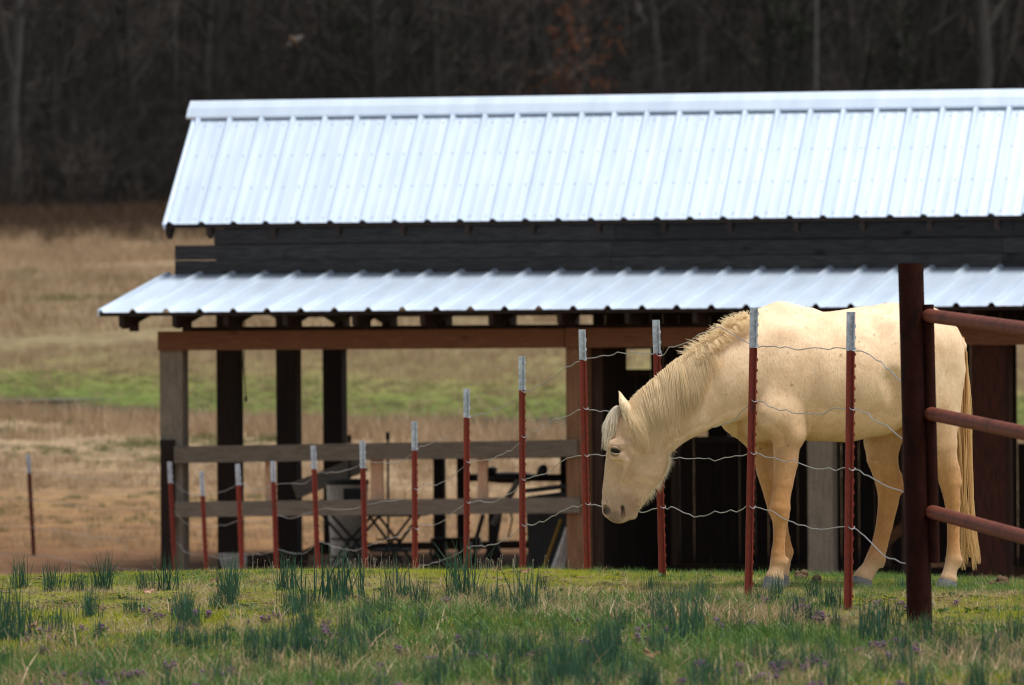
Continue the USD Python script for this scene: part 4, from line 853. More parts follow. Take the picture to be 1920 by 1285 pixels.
for a in ((1451.5, 1084, 19.5, 1448.5, 1101.5, 23.5, .135, .058), (1466, 1078, 17, 1463.5, 1094, 20, -.125, .052), (1776, 1087, 18.5, 1772.5, 1105.5, 24.5, .145, .056), (1620, 1086, 20, 1617, 1101.5, 22.5, -.13, .056)):
    obj('hoof', hoof(*a), m_hoof, horse, smooth=40)
# hair: mane, forelock, tail, fringe under the jaw, short coat
def curves(name, strands, widths, m, parent):
    """strands: list of (n, 3) arrays."""
    c = UsdGeom.BasisCurves.Define(stage, numbered(pth(parent) + '/' + name))
    c.CreateTypeAttr('linear'); c.CreateCurveVertexCountsAttr([len(s) for s in strands])
    c.CreatePointsAttr(Vt.Vec3fArray.FromNumpy(np.concatenate(strands).astype(np.float32)))
    c.CreateWidthsAttr(Vt.FloatArray.FromNumpy(np.concatenate(widths).astype(np.float32))); c.SetWidthsInterpolation('vertex')
    UsdShade.MaterialBindingAPI.Apply(c.GetPrim()).Bind(m); return c
def hair_mat(name, c1, c2, root=None):
    return mat(name, {'hi': ('hair_info', {}), 'r': ('rgb_ramp', {'ramp': [(0.0, c1), (1.0, c2)]}), 'wn': ('white_noise_texture', {'dimensions': '1D'}), 'g': ('geometry', {}),
        'd': ('principled_bsdf', {'roughness': 0.5, 'specular_ior_level': 0.35}), 't': ('translucent_bsdf', {}), 'm': ('mix_closure', {'fac': 0.38})},
        [('hi.index', 'wn.w'), ('wn.value', 'r.fac'), ('r.color', 'd.base_color'), ('r.color', 't.color'), ('d.BSDF', 'm.closure1'), ('t.BSDF', 'm.closure2')], 'm.closure')
m_mane = hair_mat('mane_hair', (0.58, 0.37, 0.16), (1.0, 0.88, 0.63))
m_fore = hair_mat('forelock_hair', (0.70, 0.60, 0.46), (0.90, 0.82, 0.68))
m_tail = hair_mat('tail_hair', (0.48, 0.26, 0.08), (0.80, 0.56, 0.28))
m_fuzz = hair_mat('pale_fuzz', (0.72, 0.60, 0.42), (0.88, 0.80, 0.62))
hr = np.random.default_rng(3)
tree_kd = __import__('scipy').spatial.cKDTree(hv)
def on_skin(p, lift, side):
    """Pushes points that lie in the body out to the skin on the given side."""
    d, i = tree_kd.query(p); s = ((p - hv[i]) * hn[i]).sum(1)
    return p + np.where(s < lift, lift - s, 0)[:, None] * hn[i]
crest = [(1424, 580), (1402, 589), (1372, 601), (1336, 630), (1299, 656), (1259, 682), (1226, 711), (1200, 733), (1182, 752), (1172, 768)]
crest_d = [.18, .14, .09, .05, .03, .01, 0, 0, 0, 0]
cpx = np.array(crest, float); cs = np.concatenate([[0], np.cumsum(np.linalg.norm(np.diff(cpx, axis=0), axis=1))]); cs /= cs[-1]
def crest_at(s): return np.interp(s, cs, cpx[:, 0]), np.interp(s, cs, cpx[:, 1]), np.interp(s, cs, crest_d)
strands, wid = [], []
for i in range(4300):
    s = hr.uniform(0.42, 1.0); s = s + 0.004 * math.sin(s * 140 + 2 * math.sin(s * 31)) if hr.random() < 0.97 else hr.uniform(0.36, 0.45)
    x, y, d = crest_at(s); q = (s - 0.42) / 0.58
    ln = np.interp(s, [0.40, 0.46, 0.60, 0.75, 0.88, 1.0], [70, 100, 118, 112, 108, 72]) * hr.uniform(0.62, 1.06)
    cl = math.sin(s * 90) * 4 + math.sin(s * 37 + 1) * 5
    dx = np.interp(s, [0.42, 0.6, 0.8, 1.0], [12, 8, 14, 26]) + cl + hr.normal(0, 6)
    n = 10; t = np.linspace(0, 1, n)
    y0 = y + hr.uniform(-3, 6)
    X = x + hr.normal(0, 2) + dx * (t ** 1.2) + 2.0 * np.sin(t * 5 + s * 60 + hr.uniform(0, 1)) * t
    Y = y0 + ln * t - 3.0 * np.sin(np.pi * np.clip(t * 3, 0, 1)) 
    lat = np.interp(t, [0, 0.12, 0.3, 1], [0.0 + hr.uniform(-0.01, 0.025), 0.05, 0.085, 0.10])
    pts = P(X, Y, HD0 + d) + lat[:, None] * latdir(8)
    pts = on_skin(pts, 0.006 + 0.008 * (0.5 + 0.9 * hr.random() + 0.3 * math.sin(s * 140 + 2 * math.sin(s * 31))) * hr.uniform(.6, 1.2), 1)
    pts[1:-1] = (pts[:-2] + 2 * pts[1:-1] + pts[2:]) / 4
    strands.append(pts); wid.append(0.0019 * (1 - 0.8 * t ** 2.5) * hr.uniform(0.7, 1.25))
# short standing mane towards the withers
for i in range(900):
    s = hr.uniform(0.07, 0.5); x, y, d = crest_at(s)
    ln = hr.uniform(10, 24) * np.interp(s, [0, 0.08, 0.3, 0.5], [0.4, 0.9, 1.1, 0.9]); a = hr.normal(-2.15, 0.35) + 0.25 * math.sin(s * 70)
    t = np.linspace(0, 1, 5); lat = hr.uniform(-0.03, 0.045)
    X = x + 3 + ln * math.cos(a) * t + 6 * t * t * hr.normal(0, 1); Y = y + 6 + ln * math.sin(a) * t + 5 * t ** 2
    pts = P(X, Y, HD0 + d) + (lat + 0.03 * hr.normal() * t)[:, None] * latdir(14)
    strands.append(pts); wid.append(0.0045 * (1 - 0.75 * t))
    if i % 2 == 0:      # fallen to the near side
        ln = hr.uniform(8, 24); pts = P(x + 4 + hr.normal(0, 3) * t + 5 * t, y + 2 + ln * t, HD0 + d) + np.interp(t, [0, .4, 1], [0.01, .06, .10])[:, None] * latdir(16)
        strands.append(on_skin(pts, 0.006, 1)); wid.append(0.0042 * (1 - 0.75 * t))
curves('mane', strands, wid, m_mane, horse)
strands, wid = [], []
for i in range(420):
    t = np.linspace(0, 1, 8); x0 = hr.uniform(1158, 1176); y0 = hr.uniform(760, 776); lat0 = hr.uniform(-0.05, 0.05)
    xe = hr.uniform(1129, 1154); ye = hr.uniform(800, 846) if xe < 1142 else hr.uniform(790, 826)
    X = x0 + (xe - x0) * t ** 0.8 - 5 * np.sin(np.pi * t); Y = y0 + (ye - y0) * t ** 1.15 - 3 * np.sin(np.pi * t)
    lat = lat0 * (1 + 0.4 * t) + (0.02 * t if lat0 > 0 else 0)
    pts = P(X, Y, HD0) + lat[:, None] * lh; pts = on_skin(pts, 0.006, 1)
    strands.append(pts); wid.append(0.0038 * (1 - 0.75 * t ** 2))
curves('forelock', strands, wid, m_fore, horse)
strands, wid = [], []
for i in range(1500):
    t = np.linspace(0, 1, 14); s0 = hr.random(); wk = hr.integers(0, 5)
    x0, y0 = 1798 + 7 * s0, 632 + 70 * s0 ** 1.5; yend = hr.uniform(860, 1000) if hr.random() < 0.66 else 1070 - 75 * hr.random() ** 1.6 - 12 * (wk % 3)
    a = hr.uniform(-1, 1); a2 = hr.normal(0, 0.35)
    Y = y0 + (yend - y0) * t
    cxm = np.interp(Y, [630, 660, 720, 800, 860, 930, 990, 1050, 1080], [1803, 1807, 1809, 1807, 1807, 1809, 1812, 1818, 1822])
    hwd = np.interp(Y, [630, 660, 720, 800, 900, 990, 1050, 1080], [3, 7, 10, 13, 13, 14, 15, 14])
    wx_ = np.array([-.95, -.45, .05, .5, 1.15])[wk]; mixw = np.clip((Y - 930) / 110, 0, 1) ** 1.2
    X = cxm + hwd * ((a * 0.9 + a2 * t ** 2 * 0.6) * (1 - mixw * .82) + wx_ * mixw) + 2 * np.sin(t * 6 + a * 4)
    dlat = 0.05 * hr.normal() * np.clip(t * 2, 0.3, 1)
    xm = 1812
    pts = P(X, Y, HD0 + dmid(1790) + 0.10) + np.stack([0 * t, 0 * t + dlat, 0 * t], -1)
    strands.append(pts); wid.append(0.005 * (1 - 0.8 * t ** 3) * hr.uniform(0.7, 1.2))
curves('tail', strands, wid, m_tail, horse)
strands, wid = [], []
jaw = np.array([(1272, 822), (1262, 836), (1256, 850), (1257, 868), (1252, 886), (1243, 902), (1232, 916), (1218, 930), (1206, 940), (1197, 950)], float)
for i in range(420):
    s = hr.uniform(0, len(jaw) - 1.01); k = int(s); x, y = jaw[k] + (jaw[k + 1] - jaw[k]) * (s - k)
    ln = hr.uniform(4, 13) * (1.3 if 0.2 < s < 3 or 5 < s < 8 else 0.9); a = hr.normal(1.1, 0.35); t = np.linspace(0, 1, 4)
    pts = P(x - 4 + ln * math.cos(a) * t, y - 4 + ln * math.sin(a) * t + 3 * t * t, HD0) + (hr.uniform(-0.05, 0.05)) * lh
    strands.append(pts); wid.append(0.0022 * (1 - 0.8 * t))
# short coat all over
sel = trimesh.sample.sample_surface(hb_, 42000, seed=5)
fp, fi = sel[0], sel[1]; fn = hb_.face_normals[fi]
cpxx, cpyy = px(fp)
flow = np.where((cpxx < 1275)[:, None], np.array([0.15, 0.0, -1.0]), np.array([0.55, 0.3, -0.75]))
flow = np.where((fp[:, 2] - float(ground(1.4, HD0)) < 0.6)[:, None], np.array([0.05, 0.05, -1.0]), flow)
flow = flow - (flow * fn).sum(1)[:, None] * fn; flow /= np.linalg.norm(flow, axis=1)[:, None] + 1e-6
lens = hr.uniform(0.004, 0.009, len(fp)) * np.where((cpyy > 955) & (cpxx < 1260), 0.25, 1.0)
u_ = flow * 0.95 + fn * 0.26 + hr.normal(0, 0.16, fp.shape)
mid = fp + fn * 0.001 + u_ * lens[:, None] * 0.5; tip = mid + (u_ - 0.25 * fn) * lens[:, None] * 0.5
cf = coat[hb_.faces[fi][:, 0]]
coat_c = UsdGeom.BasisCurves.Define(stage, '/World/horse/short_hair'); coat_c.CreateTypeAttr('linear'); coat_c.CreateCurveVertexCountsAttr([3] * len(fp))
coat_c.CreatePointsAttr(Vt.Vec3fArray.FromNumpy(np.stack([fp - fn * 0.001, mid, tip], 1).reshape(-1, 3).astype(np.float32)))
coat_c.CreateWidthsAttr(Vt.FloatArray.FromNumpy(np.tile([0.0009, 0.0008, 0.0003], len(fp)).astype(np.float32))); coat_c.SetWidthsInterpolation('vertex')
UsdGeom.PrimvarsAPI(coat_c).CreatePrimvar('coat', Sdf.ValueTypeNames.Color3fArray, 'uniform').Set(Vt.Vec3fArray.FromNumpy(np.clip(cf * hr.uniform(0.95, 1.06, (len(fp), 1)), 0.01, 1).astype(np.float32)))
m_short = mat('short_hair', {'a': ('attribute', {'attribute': 'coat'}), 'p': ('principled_bsdf', {'roughness': 0.55, 'specular_ior_level': 0.3})}, [('a.color', 'p.base_color')])
UsdShade.MaterialBindingAPI.Apply(coat_c.GetPrim()).Bind(m_short); tag(coat_c, kind='stuff')
curves('jaw_fringe', strands, wid, m_fuzz, horse)

# ---------------------------------------------------------------- woodland
m_bark = rough('grey_bark', (0.030, 0.027, 0.024), (0.064, 0.057, 0.050), 3, 0.9, 0.5, (4, 4, 0.6), vary=0.4, fine=30)
m_barkd = rough('dark_bark', (0.016, 0.014, 0.012), (0.032, 0.028, 0.024), 3, 0.9, 0.5, (4, 4, 0.6), vary=0.4, fine=30)
m_pale = rough('pale_bark', (0.10, 0.092, 0.082), (0.17, 0.16, 0.145), 3, 0.9, 0.4, (4, 4, 0.6), vary=0.2, fine=30)
m_twig = rough('twigs', (0.030, 0.024, 0.020), (0.054, 0.043, 0.036), 2, 0.9, 0.0, vary=0.45)
m_rustleaf = blade_mat('rust_leaves', [(0, (0.19, 0.060, 0.022)), (1, (0.31, 0.115, 0.038))], 0.4)
m_evergreen = blade_mat('evergreen_leaves', [(0, (0.014, 0.024, 0.010)), (1, (0.028, 0.042, 0.016))], 0.3)
def leafcards(c, n, spread, size, r):
    p = c + r.normal(0, 1, (n, 3)) * spread; a = r.normal(0, 1, (n, 3)); a /= np.linalg.norm(a, axis=1)[:, None]; b = np.cross(a, r.normal(0, 1, (n, 3))); b /= np.linalg.norm(b, axis=1)[:, None]
    s = size * r.uniform(0.6, 1.3, (n, 1)); v = np.stack([p - a * s, p + b * s * .45, p + a * s, p - b * s * .45], 1).reshape(-1, 3)
    i = np.arange(n)[:, None] * 4; return v, np.concatenate([i + [0, 1, 2], i + [0, 2, 3]])
def bare_tree(name, label, cat, seed, Ht, r0, mt, first=3.0, nl=16, leaves=None, spread=1.0, nleaf=0):
    r = np.random.default_rng(seed); t = thing(name, label, cat, (0, 0, 0), 0, None)
    z = np.linspace(-0.4, Ht, 12); wx = np.cumsum(r.normal(0, 0.10, 12)); wy = np.cumsum(r.normal(0, 0.10, 12)); wx -= wx[0]; wy -= wy[0]
    tr = np.stack([wx, wy, z], 1); rad = r0 * (1 - 0.9 * np.clip(z / Ht, 0, 1) ** 0.9); rad[0] *= 1.35; rad[1] *= 1.05
    trunk = [tube(tr, rad, 8)]; tw = []; lv = []
    for i in range(nl):
        zz = first + (Ht * 0.97 - first) * ((i + r.uniform(0, 0.9)) / nl); b0 = np.array([np.interp(zz, z, wx), np.interp(zz, z, wy), zz]); rb = float(np.interp(zz, z, rad))
        az = r.uniform(0, 2 * np.pi); L = (Ht * 0.26 * (1 - 0.55 * zz / Ht) + 0.6) * r.uniform(0.7, 1.25) * spread; el = r.uniform(0.35, 1.0)
        dv = np.array([math.cos(az) * math.cos(el), math.sin(az) * math.cos(el), math.sin(el)])
        k = np.linspace(0, 1, 5)[:, None]; pts = b0 + dv * L * k + np.array([0, 0, 0.22 * L]) * k ** 2 + r.normal(0, 0.04 * L, (5, 3)) * k
        trunk.append(tube(pts, np.linspace(rb * 0.5, 0.012, 5), 5, cap=False))
        for j in range(6):
            kk = r.uniform(0.25, 1.0); s0 = np.array([np.interp(kk, k[:, 0], pts[:, q]) for q in range(3)]); d2 = dv + r.normal(0, 0.6, 3) + [0, 0, .25]; d2 /= np.linalg.norm(d2); L2 = L * r.uniform(0.25, 0.5)
            p2 = s0 + d2 * L2 * np.linspace(0, 1, 4)[:, None] + r.normal(0, 0.04 * L2, (4, 3)) * np.linspace(0, 1, 4)[:, None]
            tw.append(tube(p2, np.linspace(0.02, 0.008, 4), 3, cap=False))
            for m in range(5):
                k3 = r.uniform(0.2, 1); s3 = p2[0] + (p2[-1] - p2[0]) * k3; d3 = d2 + r.normal(0, 0.7, 3) + [0, 0, .2]; d3 /= np.linalg.norm(d3)
                tw.append(tube(np.stack([s3, s3 + d3 * L2 * r.uniform(.3, .7)]), [0.011, 0.006], 3, cap=False))
            if leaves is not None and nleaf: lv.append(leafcards(p2[-1], nleaf, L2 * 0.35, 0.09, r))
    obj('trunk', cat_(trunk), mt, t, smooth=50); obj('crown', cat_(tw), m_twig, t, smooth=False)
    if lv:
        V = np.concatenate([q[0] for q in lv]); o = 0; Fc = []
        for q in lv: Fc.append(q[1] + o); o += len(q[0])
        obj('leaves', (V, np.concatenate(Fc)), leaves, t, smooth=False)
    return t
GEN_A, GEN_B = 'bare grey-barked winter tree in the dark woodland beyond the field', 'bare dark-barked winter tree in the dark woodland beyond the field'
WG = 'bare trees of the woodland'
protos = [bare_tree('bare_tree', GEN_A, 'tree', 11, 19, 0.20, m_bark), bare_tree('bare_tree', GEN_A, 'tree', 12, 22, 0.27, m_bark, 4.5, 15), bare_tree('bare_tree', GEN_B, 'tree', 13, 17, 0.16, m_barkd, 2.0, 18),
          bare_tree('bare_tree', GEN_B, 'tree', 14, 21, 0.24, m_barkd, 3.5, 16), bare_tree('sapling', 'thin bare sapling among the dark woodland trunks', 'tree', 15, 10, 0.07, m_barkd, 0.6, 18, spread=1.15), bare_tree('sapling', 'thin grey bare sapling among the woodland trunks', 'tree', 16, 12, 0.09, m_bark, 0.8, 20, spread=1.1)]
for p_ in protos: tag(p_, group=WG if p_.GetName().startswith('bare') else 'saplings of the woodland')
from scipy.spatial.transform import Rotation
def put(proto, x, y, rot, s, label=None): return dup(proto, (x, y, float(ground(x, y)) - 0.1), rot, label, (s, s, s * 1.0))
def place_first(proto, x, y, rot):
    xf = UsdGeom.Xform(proto); ops = xf.GetOrderedXformOps(); ops[0].Set(Gf.Vec3d(x, y, float(ground(x, y)) - 0.1)); ops[1].Set(rot)
tr_ = np.random.default_rng(21); spots = []
def free(x, y, d): return all((x - a) ** 2 + (y - b) ** 2 > d * d for a, b in spots)
def xat(px_, D): return float(P(px_, 300, D)[0])
special = [(26, 262, 1, 1.0, 'pair of grey trunks, the thicker at the far left edge of the field'), (52, 263, 0, 0.75, 'thinner grey trunk right beside the thick one at the far left'), (392, 268, 3, 1.15, 'dark straight trunk just above the left end of the barn ridge'), (925, 272, 1, 0.9, 'grey trunk above the middle of the barn ridge'), (1432, 270, 2, 1.2, 'dark slender trunk above the right half of the barn ridge'), (255, 285, 3, 1.1, 'dark thick trunk between the left edge and the barn ridge'), (700, 290, 1, 0.8, 'grey trunk above the seventh roof rib of the barn'), (120, 275, 2, 1.0, 'dark forked trunk in the left woodland edge')]
firsts = set()
for px_, D, k, s, lab in special:
    x = xat(px_, D); spots.append((x, D)); dup(protos[k], (x, D, float(ground(x, D)) - 0.1), tr_.uniform(0, 360), lab, (s, s, s), WG)
pl = bare_tree('pale_tree', 'slim pale-barked tree standing above the right part of the barn ridge', 'tree', 31, 18, 0.085, m_pale, 7.0, 12); xx = xat(1530, 264); spots.append((xx, 264)); place_first(pl, xx, 264, 40)
pl2 = dup(pl, (xat(1690, 275), 275, float(ground(xat(1690, 275), 275))), 200, 'slim pale-barked tree leaning slightly, near the right edge above the ridge', (0.8, 0.8, 1), None)
pl3 = dup(pl, (xat(735, 300), 300, float(ground(xat(735, 300), 300))), 100, 'faint pale trunk deep in the wood above the left half of the ridge', (1.4, 1.4, 1.1), None)
ru1 = bare_tree('rust_leaved_tree', 'young tree holding bright rust-orange leaves above the middle of the ridge', 'tree', 41, 8.2, 0.07, m_barkd, 2.6, 12, m_rustleaf, 0.55, 5); xx = xat(1098, 262); spots.append((xx, 262)); place_first(ru1, xx, 262, 20)
ru2 = bare_tree('rust_leaved_tree', 'tree with thin dull rust leaves in the left woodland above the field', 'tree', 42, 16, 0.12, m_barkd, 6.5, 12, m_rustleaf, 0.9, 5); xx = xat(225, 268); spots.append((xx, 268)); place_first(ru2, xx, 268, 20)
dup(ru2, (xat(345, 275), 275, float(ground(xat(345, 275), 275))), 120, 'dull rust-leaved tree close above the left end of the ridge', (0.9, 0.9, 0.95))
dup(ru1, (xat(1045, 263), 263, float(ground(xat(1045, 263), 263))), 200, 'smaller rust-leaved sapling left of the bright orange one', (0.75, 0.75, 0.72))
ev1 = bare_tree('evergreen', 'dark evergreen shrub tree in the wood above the right half of the ridge', 'tree', 51, 7, 0.08, m_barkd, 0.8, 20, m_evergreen, 0.6, 14); xx = xat(1480, 266); spots.append((xx, 266)); place_first(ev1, xx, 266, 0)
for px_, D, lab, s in ((640, 270, 'dark evergreen low in the wood above the left half of the ridge', 1.0), (1660, 268, 'dark evergreen near the right end of the ridge', 0.85), (820, 280, 'dark evergreen deep in the wood above the roof centre', 1.1)):
    dup(ev1, (xat(px_, D), D, float(ground(xat(px_, D), D))), tr_.uniform(0, 360), lab, (s, s, s))
n_ = 0; tries = 0
while n_ < 240 and tries < 20000:
    tries += 1; D = 261 + 110 * tr_.random() ** 1.25; x = tr_.uniform(-1, 1) * (D * 0.0676 + 4)
    k = tr_.choice(6, p=[.17, .12, .2, .16, .19, .16])
    if free(x, D, 1.7 if k < 4 else 1.0):
        spots.append((x, D)); rot = tr_.uniform(0, 360); s = tr_.uniform(0.75, 1.2)
        if k not in firsts: firsts.add(k); place_first(protos[k], x, D, rot)
        else: dup(protos[k], (x, D, float(ground(x, D)) - 0.1), rot, None, (s, s, s * tr_.uniform(0.9, 1.15)))
        n_ += 1
def instancer(name, meshes, pos, rot, scale, ids, kind='stuff', label=None, cat=None):
    """meshes: list of (mesh, material); rot: degrees about z, tilt."""
    pi = UsdGeom.PointInstancer.Define(stage, numbered('/World/' + name)); tg_ = []
    for i, (m, mm) in enumerate(meshes):
        o = usdkit.mesh(stage, '%s/%s_%s' % (pi.GetPath(), 'tuft' if 'tree' not in name else 'tree', 'abcdefghijkl'[i]), m, mm, smooth=False); tg_.append(o.GetPath())
    pi.CreatePrototypesRel().SetTargets(tg_); pi.CreateProtoIndicesAttr(Vt.IntArray.FromNumpy(np.asarray(ids, np.int32)))
    pi.CreatePositionsAttr(Vt.Vec3fArray.FromNumpy(np.asarray(pos, np.float32)))
    h = np.radians(np.asarray(rot)) / 2; pi.CreateOrientationsAttr([Gf.Quath(float(math.cos(a)), 0.0, 0.0, float(math.sin(a))) for a in h])
    pi.CreateScalesAttr(Vt.Vec3fArray.FromNumpy(np.asarray(scale, np.float32)))
    tag(pi, label, cat, kind=kind); return pi
def merged(o):
    """All the meshes of a tree as one, for the far wood."""
    V, Fc, k = [], [], 0
    for c in o.GetChildren():
        m = UsdGeom.Mesh(c); v = np.array(m.GetPointsAttr().Get()); f = np.array(m.GetFaceVertexIndicesAttr().Get()).reshape(-1, 3); V.append(v); Fc.append(f + k); k += len(v)
    return np.concatenate(V), np.concatenate(Fc)
nb = 750; D = 262 + 150 * tr_.random(nb); x = tr_.uniform(-1, 1, nb) * 85; keep = (np.abs(x) > D * 0.0676 + 4) | (D > 330); D, x = D[keep], x[keep]
instancer('far_woodland_trees', [(merged(p_), m_twig) for p_ in protos[:4]], np.stack([x, D, ground(x, D) - 0.1], 1), tr_.uniform(0, 360, len(x)), np.repeat(tr_.uniform(0.8, 1.2, (len(x), 1)), 3, 1), tr_.integers(0, 4, len(x)), label='mass of bare trees deep in the woodland', cat='wood')
# brushwood along and under the trees
def brush(seed, n, h, rr):
    r = np.random.default_rng(seed); ps = []
    for i in range(n):
        b = np.array([*(r.normal(0, 0.35 * rr, 2)), 0]); a = r.uniform(0, 2 * np.pi); ln = h * r.uniform(.5, 1.1); o = r.uniform(.1, .5)
        p = np.stack([b, b + [math.cos(a) * o * ln * .4, math.sin(a) * o * ln * .4, ln * .5], b + [math.cos(a) * o * ln, math.sin(a) * o * ln, ln]]); ps.append(tube(p, [0.018, 0.012, 0.005], 3, cap=False))
        for j in range(4):
            k = r.uniform(.3, .9); s = p[0] + (p[2] - p[0]) * k; d = r.normal(0, 1, 3); d[2] = abs(d[2]); d /= np.linalg.norm(d); ps.append(tube(np.stack([s, s + d * ln * .35]), [0.009, 0.005], 3, cap=False))
    return cat_(ps)
nb = 2200; D = 259 + 105 * tr_.random(nb) ** 1.4; x = tr_.uniform(-1, 1, nb) * (D * 0.0676 + 24)
instancer('brushwood', [(brush(1, 26, 3.2, 1.5), m_twig), (brush(2, 22, 2.0, 1.8), m_twig), (brush(3, 30, 4.4, 1.6), m_barkd)], np.stack([x, D, ground(x, D) - 0.1], 1), tr_.uniform(0, 360, nb), np.repeat(tr_.uniform(0.6, 1.35, (nb, 1)), 3, 1), tr_.integers(0, 3, nb), label='tangled leafless brushwood at the foot of the woodland', cat='brushwood')

# ---------------------------------------------------------------- grass
def tuft(seed, n, h0, h1, w, spread, lean, segs=2, curl=0.3):
    r = np.random.default_rng(seed); V, Fc = [], []; o = 0
    for i in range(n):
        b = np.array([*(r.normal(0, spread, 2)), -0.01]); a = r.uniform(0, 2 * np.pi); h = r.uniform(h0, h1); ln = abs(r.normal(0, lean)); fa = r.uniform(0, 2 * np.pi); side = np.array([math.cos(fa), math.sin(fa), 0]) * w * r.uniform(0.7, 1.3) / 2
        k = np.linspace(0, 1, segs + 1); c = b + np.stack([math.cos(a) * ln * h * (k + curl * k ** 2), math.sin(a) * ln * h * (k + curl * k ** 2), h * k * (1 - 0.25 * ln * k)], 1)
        for q in range(segs): V += [c[q] - side * (1 - 0.55 * k[q]), c[q] + side * (1 - 0.55 * k[q])]
        V.append(c[-1])
        for q in range(segs - 1): e = o + 2 * q; Fc += [[e, e + 1, e + 3], [e, e + 3, e + 2]]
        e = o + 2 * (segs - 1); Fc.append([e, e + 1, e + 2]); o += 2 * segs + 1
    return np.array(V), np.array(Fc)
m_lawn = blade_mat('lawn_blades', [(0, (0.20, 0.225, 0.014)), (0.5, (0.40, 0.40, 0.03)), (1, (0.62, 0.54, 0.10))])
m_green = blade_mat('fresh_blades', [(0, (0.06, 0.13, 0.03)), (0.6, (0.14, 0.22, 0.048)), (1, (0.26, 0.29, 0.08))])
m_dry = blade_mat('dry_blades', [(0, (0.28, 0.195, 0.10)), (0.5, (0.47, 0.36, 0.21)), (1, (0.64, 0.53, 0.36))], 0.25)
m_onion = blade_mat('onion_blades', [(0, (0.026, 0.070, 0.042)), (0.6, (0.050, 0.115, 0.062)), (1, (0.09, 0.165, 0.08))], 0.25, 0.4)
gr = np.random.default_rng(77)
def scatter(n, y0, y1, margin=0.5, power=1.0):
    y = np.sqrt(gr.uniform(y0 ** 2, y1 ** 2, n)) if power == 1.0 else y0 + (y1 - y0) * gr.random(n) ** power
    x = gr.uniform(-1, 1, n) * (0.0676 * y + margin); return x, y
def field_noise(x, y, s, o=0): return meshkit.fbm(np.stack([x * s, y * s, 0 * x + o], 1)) if hasattr(meshkit, 'fbm') else np.sin(x * s) * np.cos(y * s)
# short pasture grass: yellow-green towards the crest, mixed with dry and fresh green nearer the camera
x, y = scatter(36000, 27.5, 46.5, 1.1); fn_ = field_noise(x, y, 0.9); fn2 = field_noise(x, y, 0.35, 9.0)
dryp = np.clip(0.14 + 2.6 * (fn_ - 0.5) + 0.30 * np.clip((37.5 - y) / 3, 0, 1) + 0.25 * (x < -0.5) * np.clip((42 - y) / 4, 0, 1) * (y > 36.5) - 0.12 * (y > 37.5) * (x > 0), 0.05, 0.8); grp = np.clip(0.10 + 2.6 * (fn2 - 0.5) + 0.30 * np.clip((36.5 - y) / 4, 0, 1), 0.02, 0.75)
q = gr.random(len(x)); ids = np.where(q < dryp, 2, np.where(gr.random(len(x)) < grp, 1, 0)); ids = ids + 3 * gr.integers(0, 2, len(x))
sz = gr.uniform(0.65, 1.2, len(x)) * (1 + 0.3 * (ids % 3 == 1)) * np.where((y > 36.6) | ((y > 33.4) & (np.abs(x - 1.6 + .1357 * (y - 35.5)) < .45)), 0.5, 0.9)
clump = 0.75 + 1.1 * np.clip(field_noise(x, y, 2.6, 3.0) - 0.42, 0, .5) * 2; sz = sz * np.where(y < 37.5, clump, 1.0)
instancer('pasture_grass', [(tuft(1, 22, .025, .055, .0042, .045, .6), m_lawn), (tuft(2, 17, .025, .075, .005, .05, .6), m_green), (tuft(3, 22, .02, .06, .0052, .06, 1.2), m_dry), (tuft(4, 22, .025, .05, .0042, .05, .7), m_lawn), (tuft(5, 14, .03, .10, .005, .06, .7), m_green), (tuft(6, 14, .03, .12, .0045, .06, .8), m_dry)],
          np.stack([x, y, ground(x, y)], 1), gr.uniform(0, 360, len(x)), np.repeat(sz[:, None], 3, 1), ids, label='short mown pasture grass, green and straw coloured', cat='grass')
# low broad-leaved weeds and brown litter between the blades
def rosette(seed, n, ln, flat):
    r_ = np.random.default_rng(seed); V, Fc = [], []
    for i in range(n):
        a = r_.uniform(0, 6.3); l_ = ln * r_.uniform(.6, 1.2); w_ = l_ * .22; el = r_.uniform(.1, flat); o = np.array([*r_.normal(0, .03, 2), .004]); d_ = np.array([math.cos(a) * math.cos(el), math.sin(a) * math.cos(el), math.sin(el)]); sd2 = np.array([-math.sin(a), math.cos(a), .2]) * w_; b = len(V)
        V += [o, o + d_ * l_ * .5 + sd2, o + d_ * l_ * .5 - sd2, o + d_ * l_ - [0, 0, .2 * l_]]; Fc += [[b, b + 1, b + 2], [b + 1, b + 3, b + 2]]
    return np.array(V), np.array(Fc)
m_weed = blade_mat('weed_leaves', [(0, (0.035, 0.075, 0.018)), (0.6, (0.065, 0.11, 0.025)), (1, (0.10, 0.075, 0.05))], 0.3)
m_litter = blade_mat('brown_litter', [(0, (0.07, 0.04, 0.02)), (0.5, (0.19, 0.11, 0.055)), (1, (0.42, 0.31, 0.19))], 0.1)
x, y = scatter(5200, 27.5, 41.5); wn_ = field_noise(x, y, 1.4, 20.0); lit = gr.random(len(x)) < np.where(y > 37, .85, .5); ok_ = (wn_ > .46) | lit; ok_ &= (y < 38) | (gr.random(len(x)) < .5); x, y, lit = x[ok_], y[ok_], lit[ok_]
instancer('weeds_and_litter', [(rosette(1, 14, .036, .8), m_weed), (rosette(2, 10, .045, 1.0), m_weed), (rosette(3, 7, .045, .5), m_litter)], np.stack([x, y, ground(x, y)], 1), gr.uniform(0, 360, len(x)), np.repeat(gr.uniform(.5, 1.2, (len(x), 1)), 3, 1), np.where(lit, 2, gr.integers(0, 2, len(x))), label='low green weeds and crumbs of brown litter between the grass blades', cat='weeds')
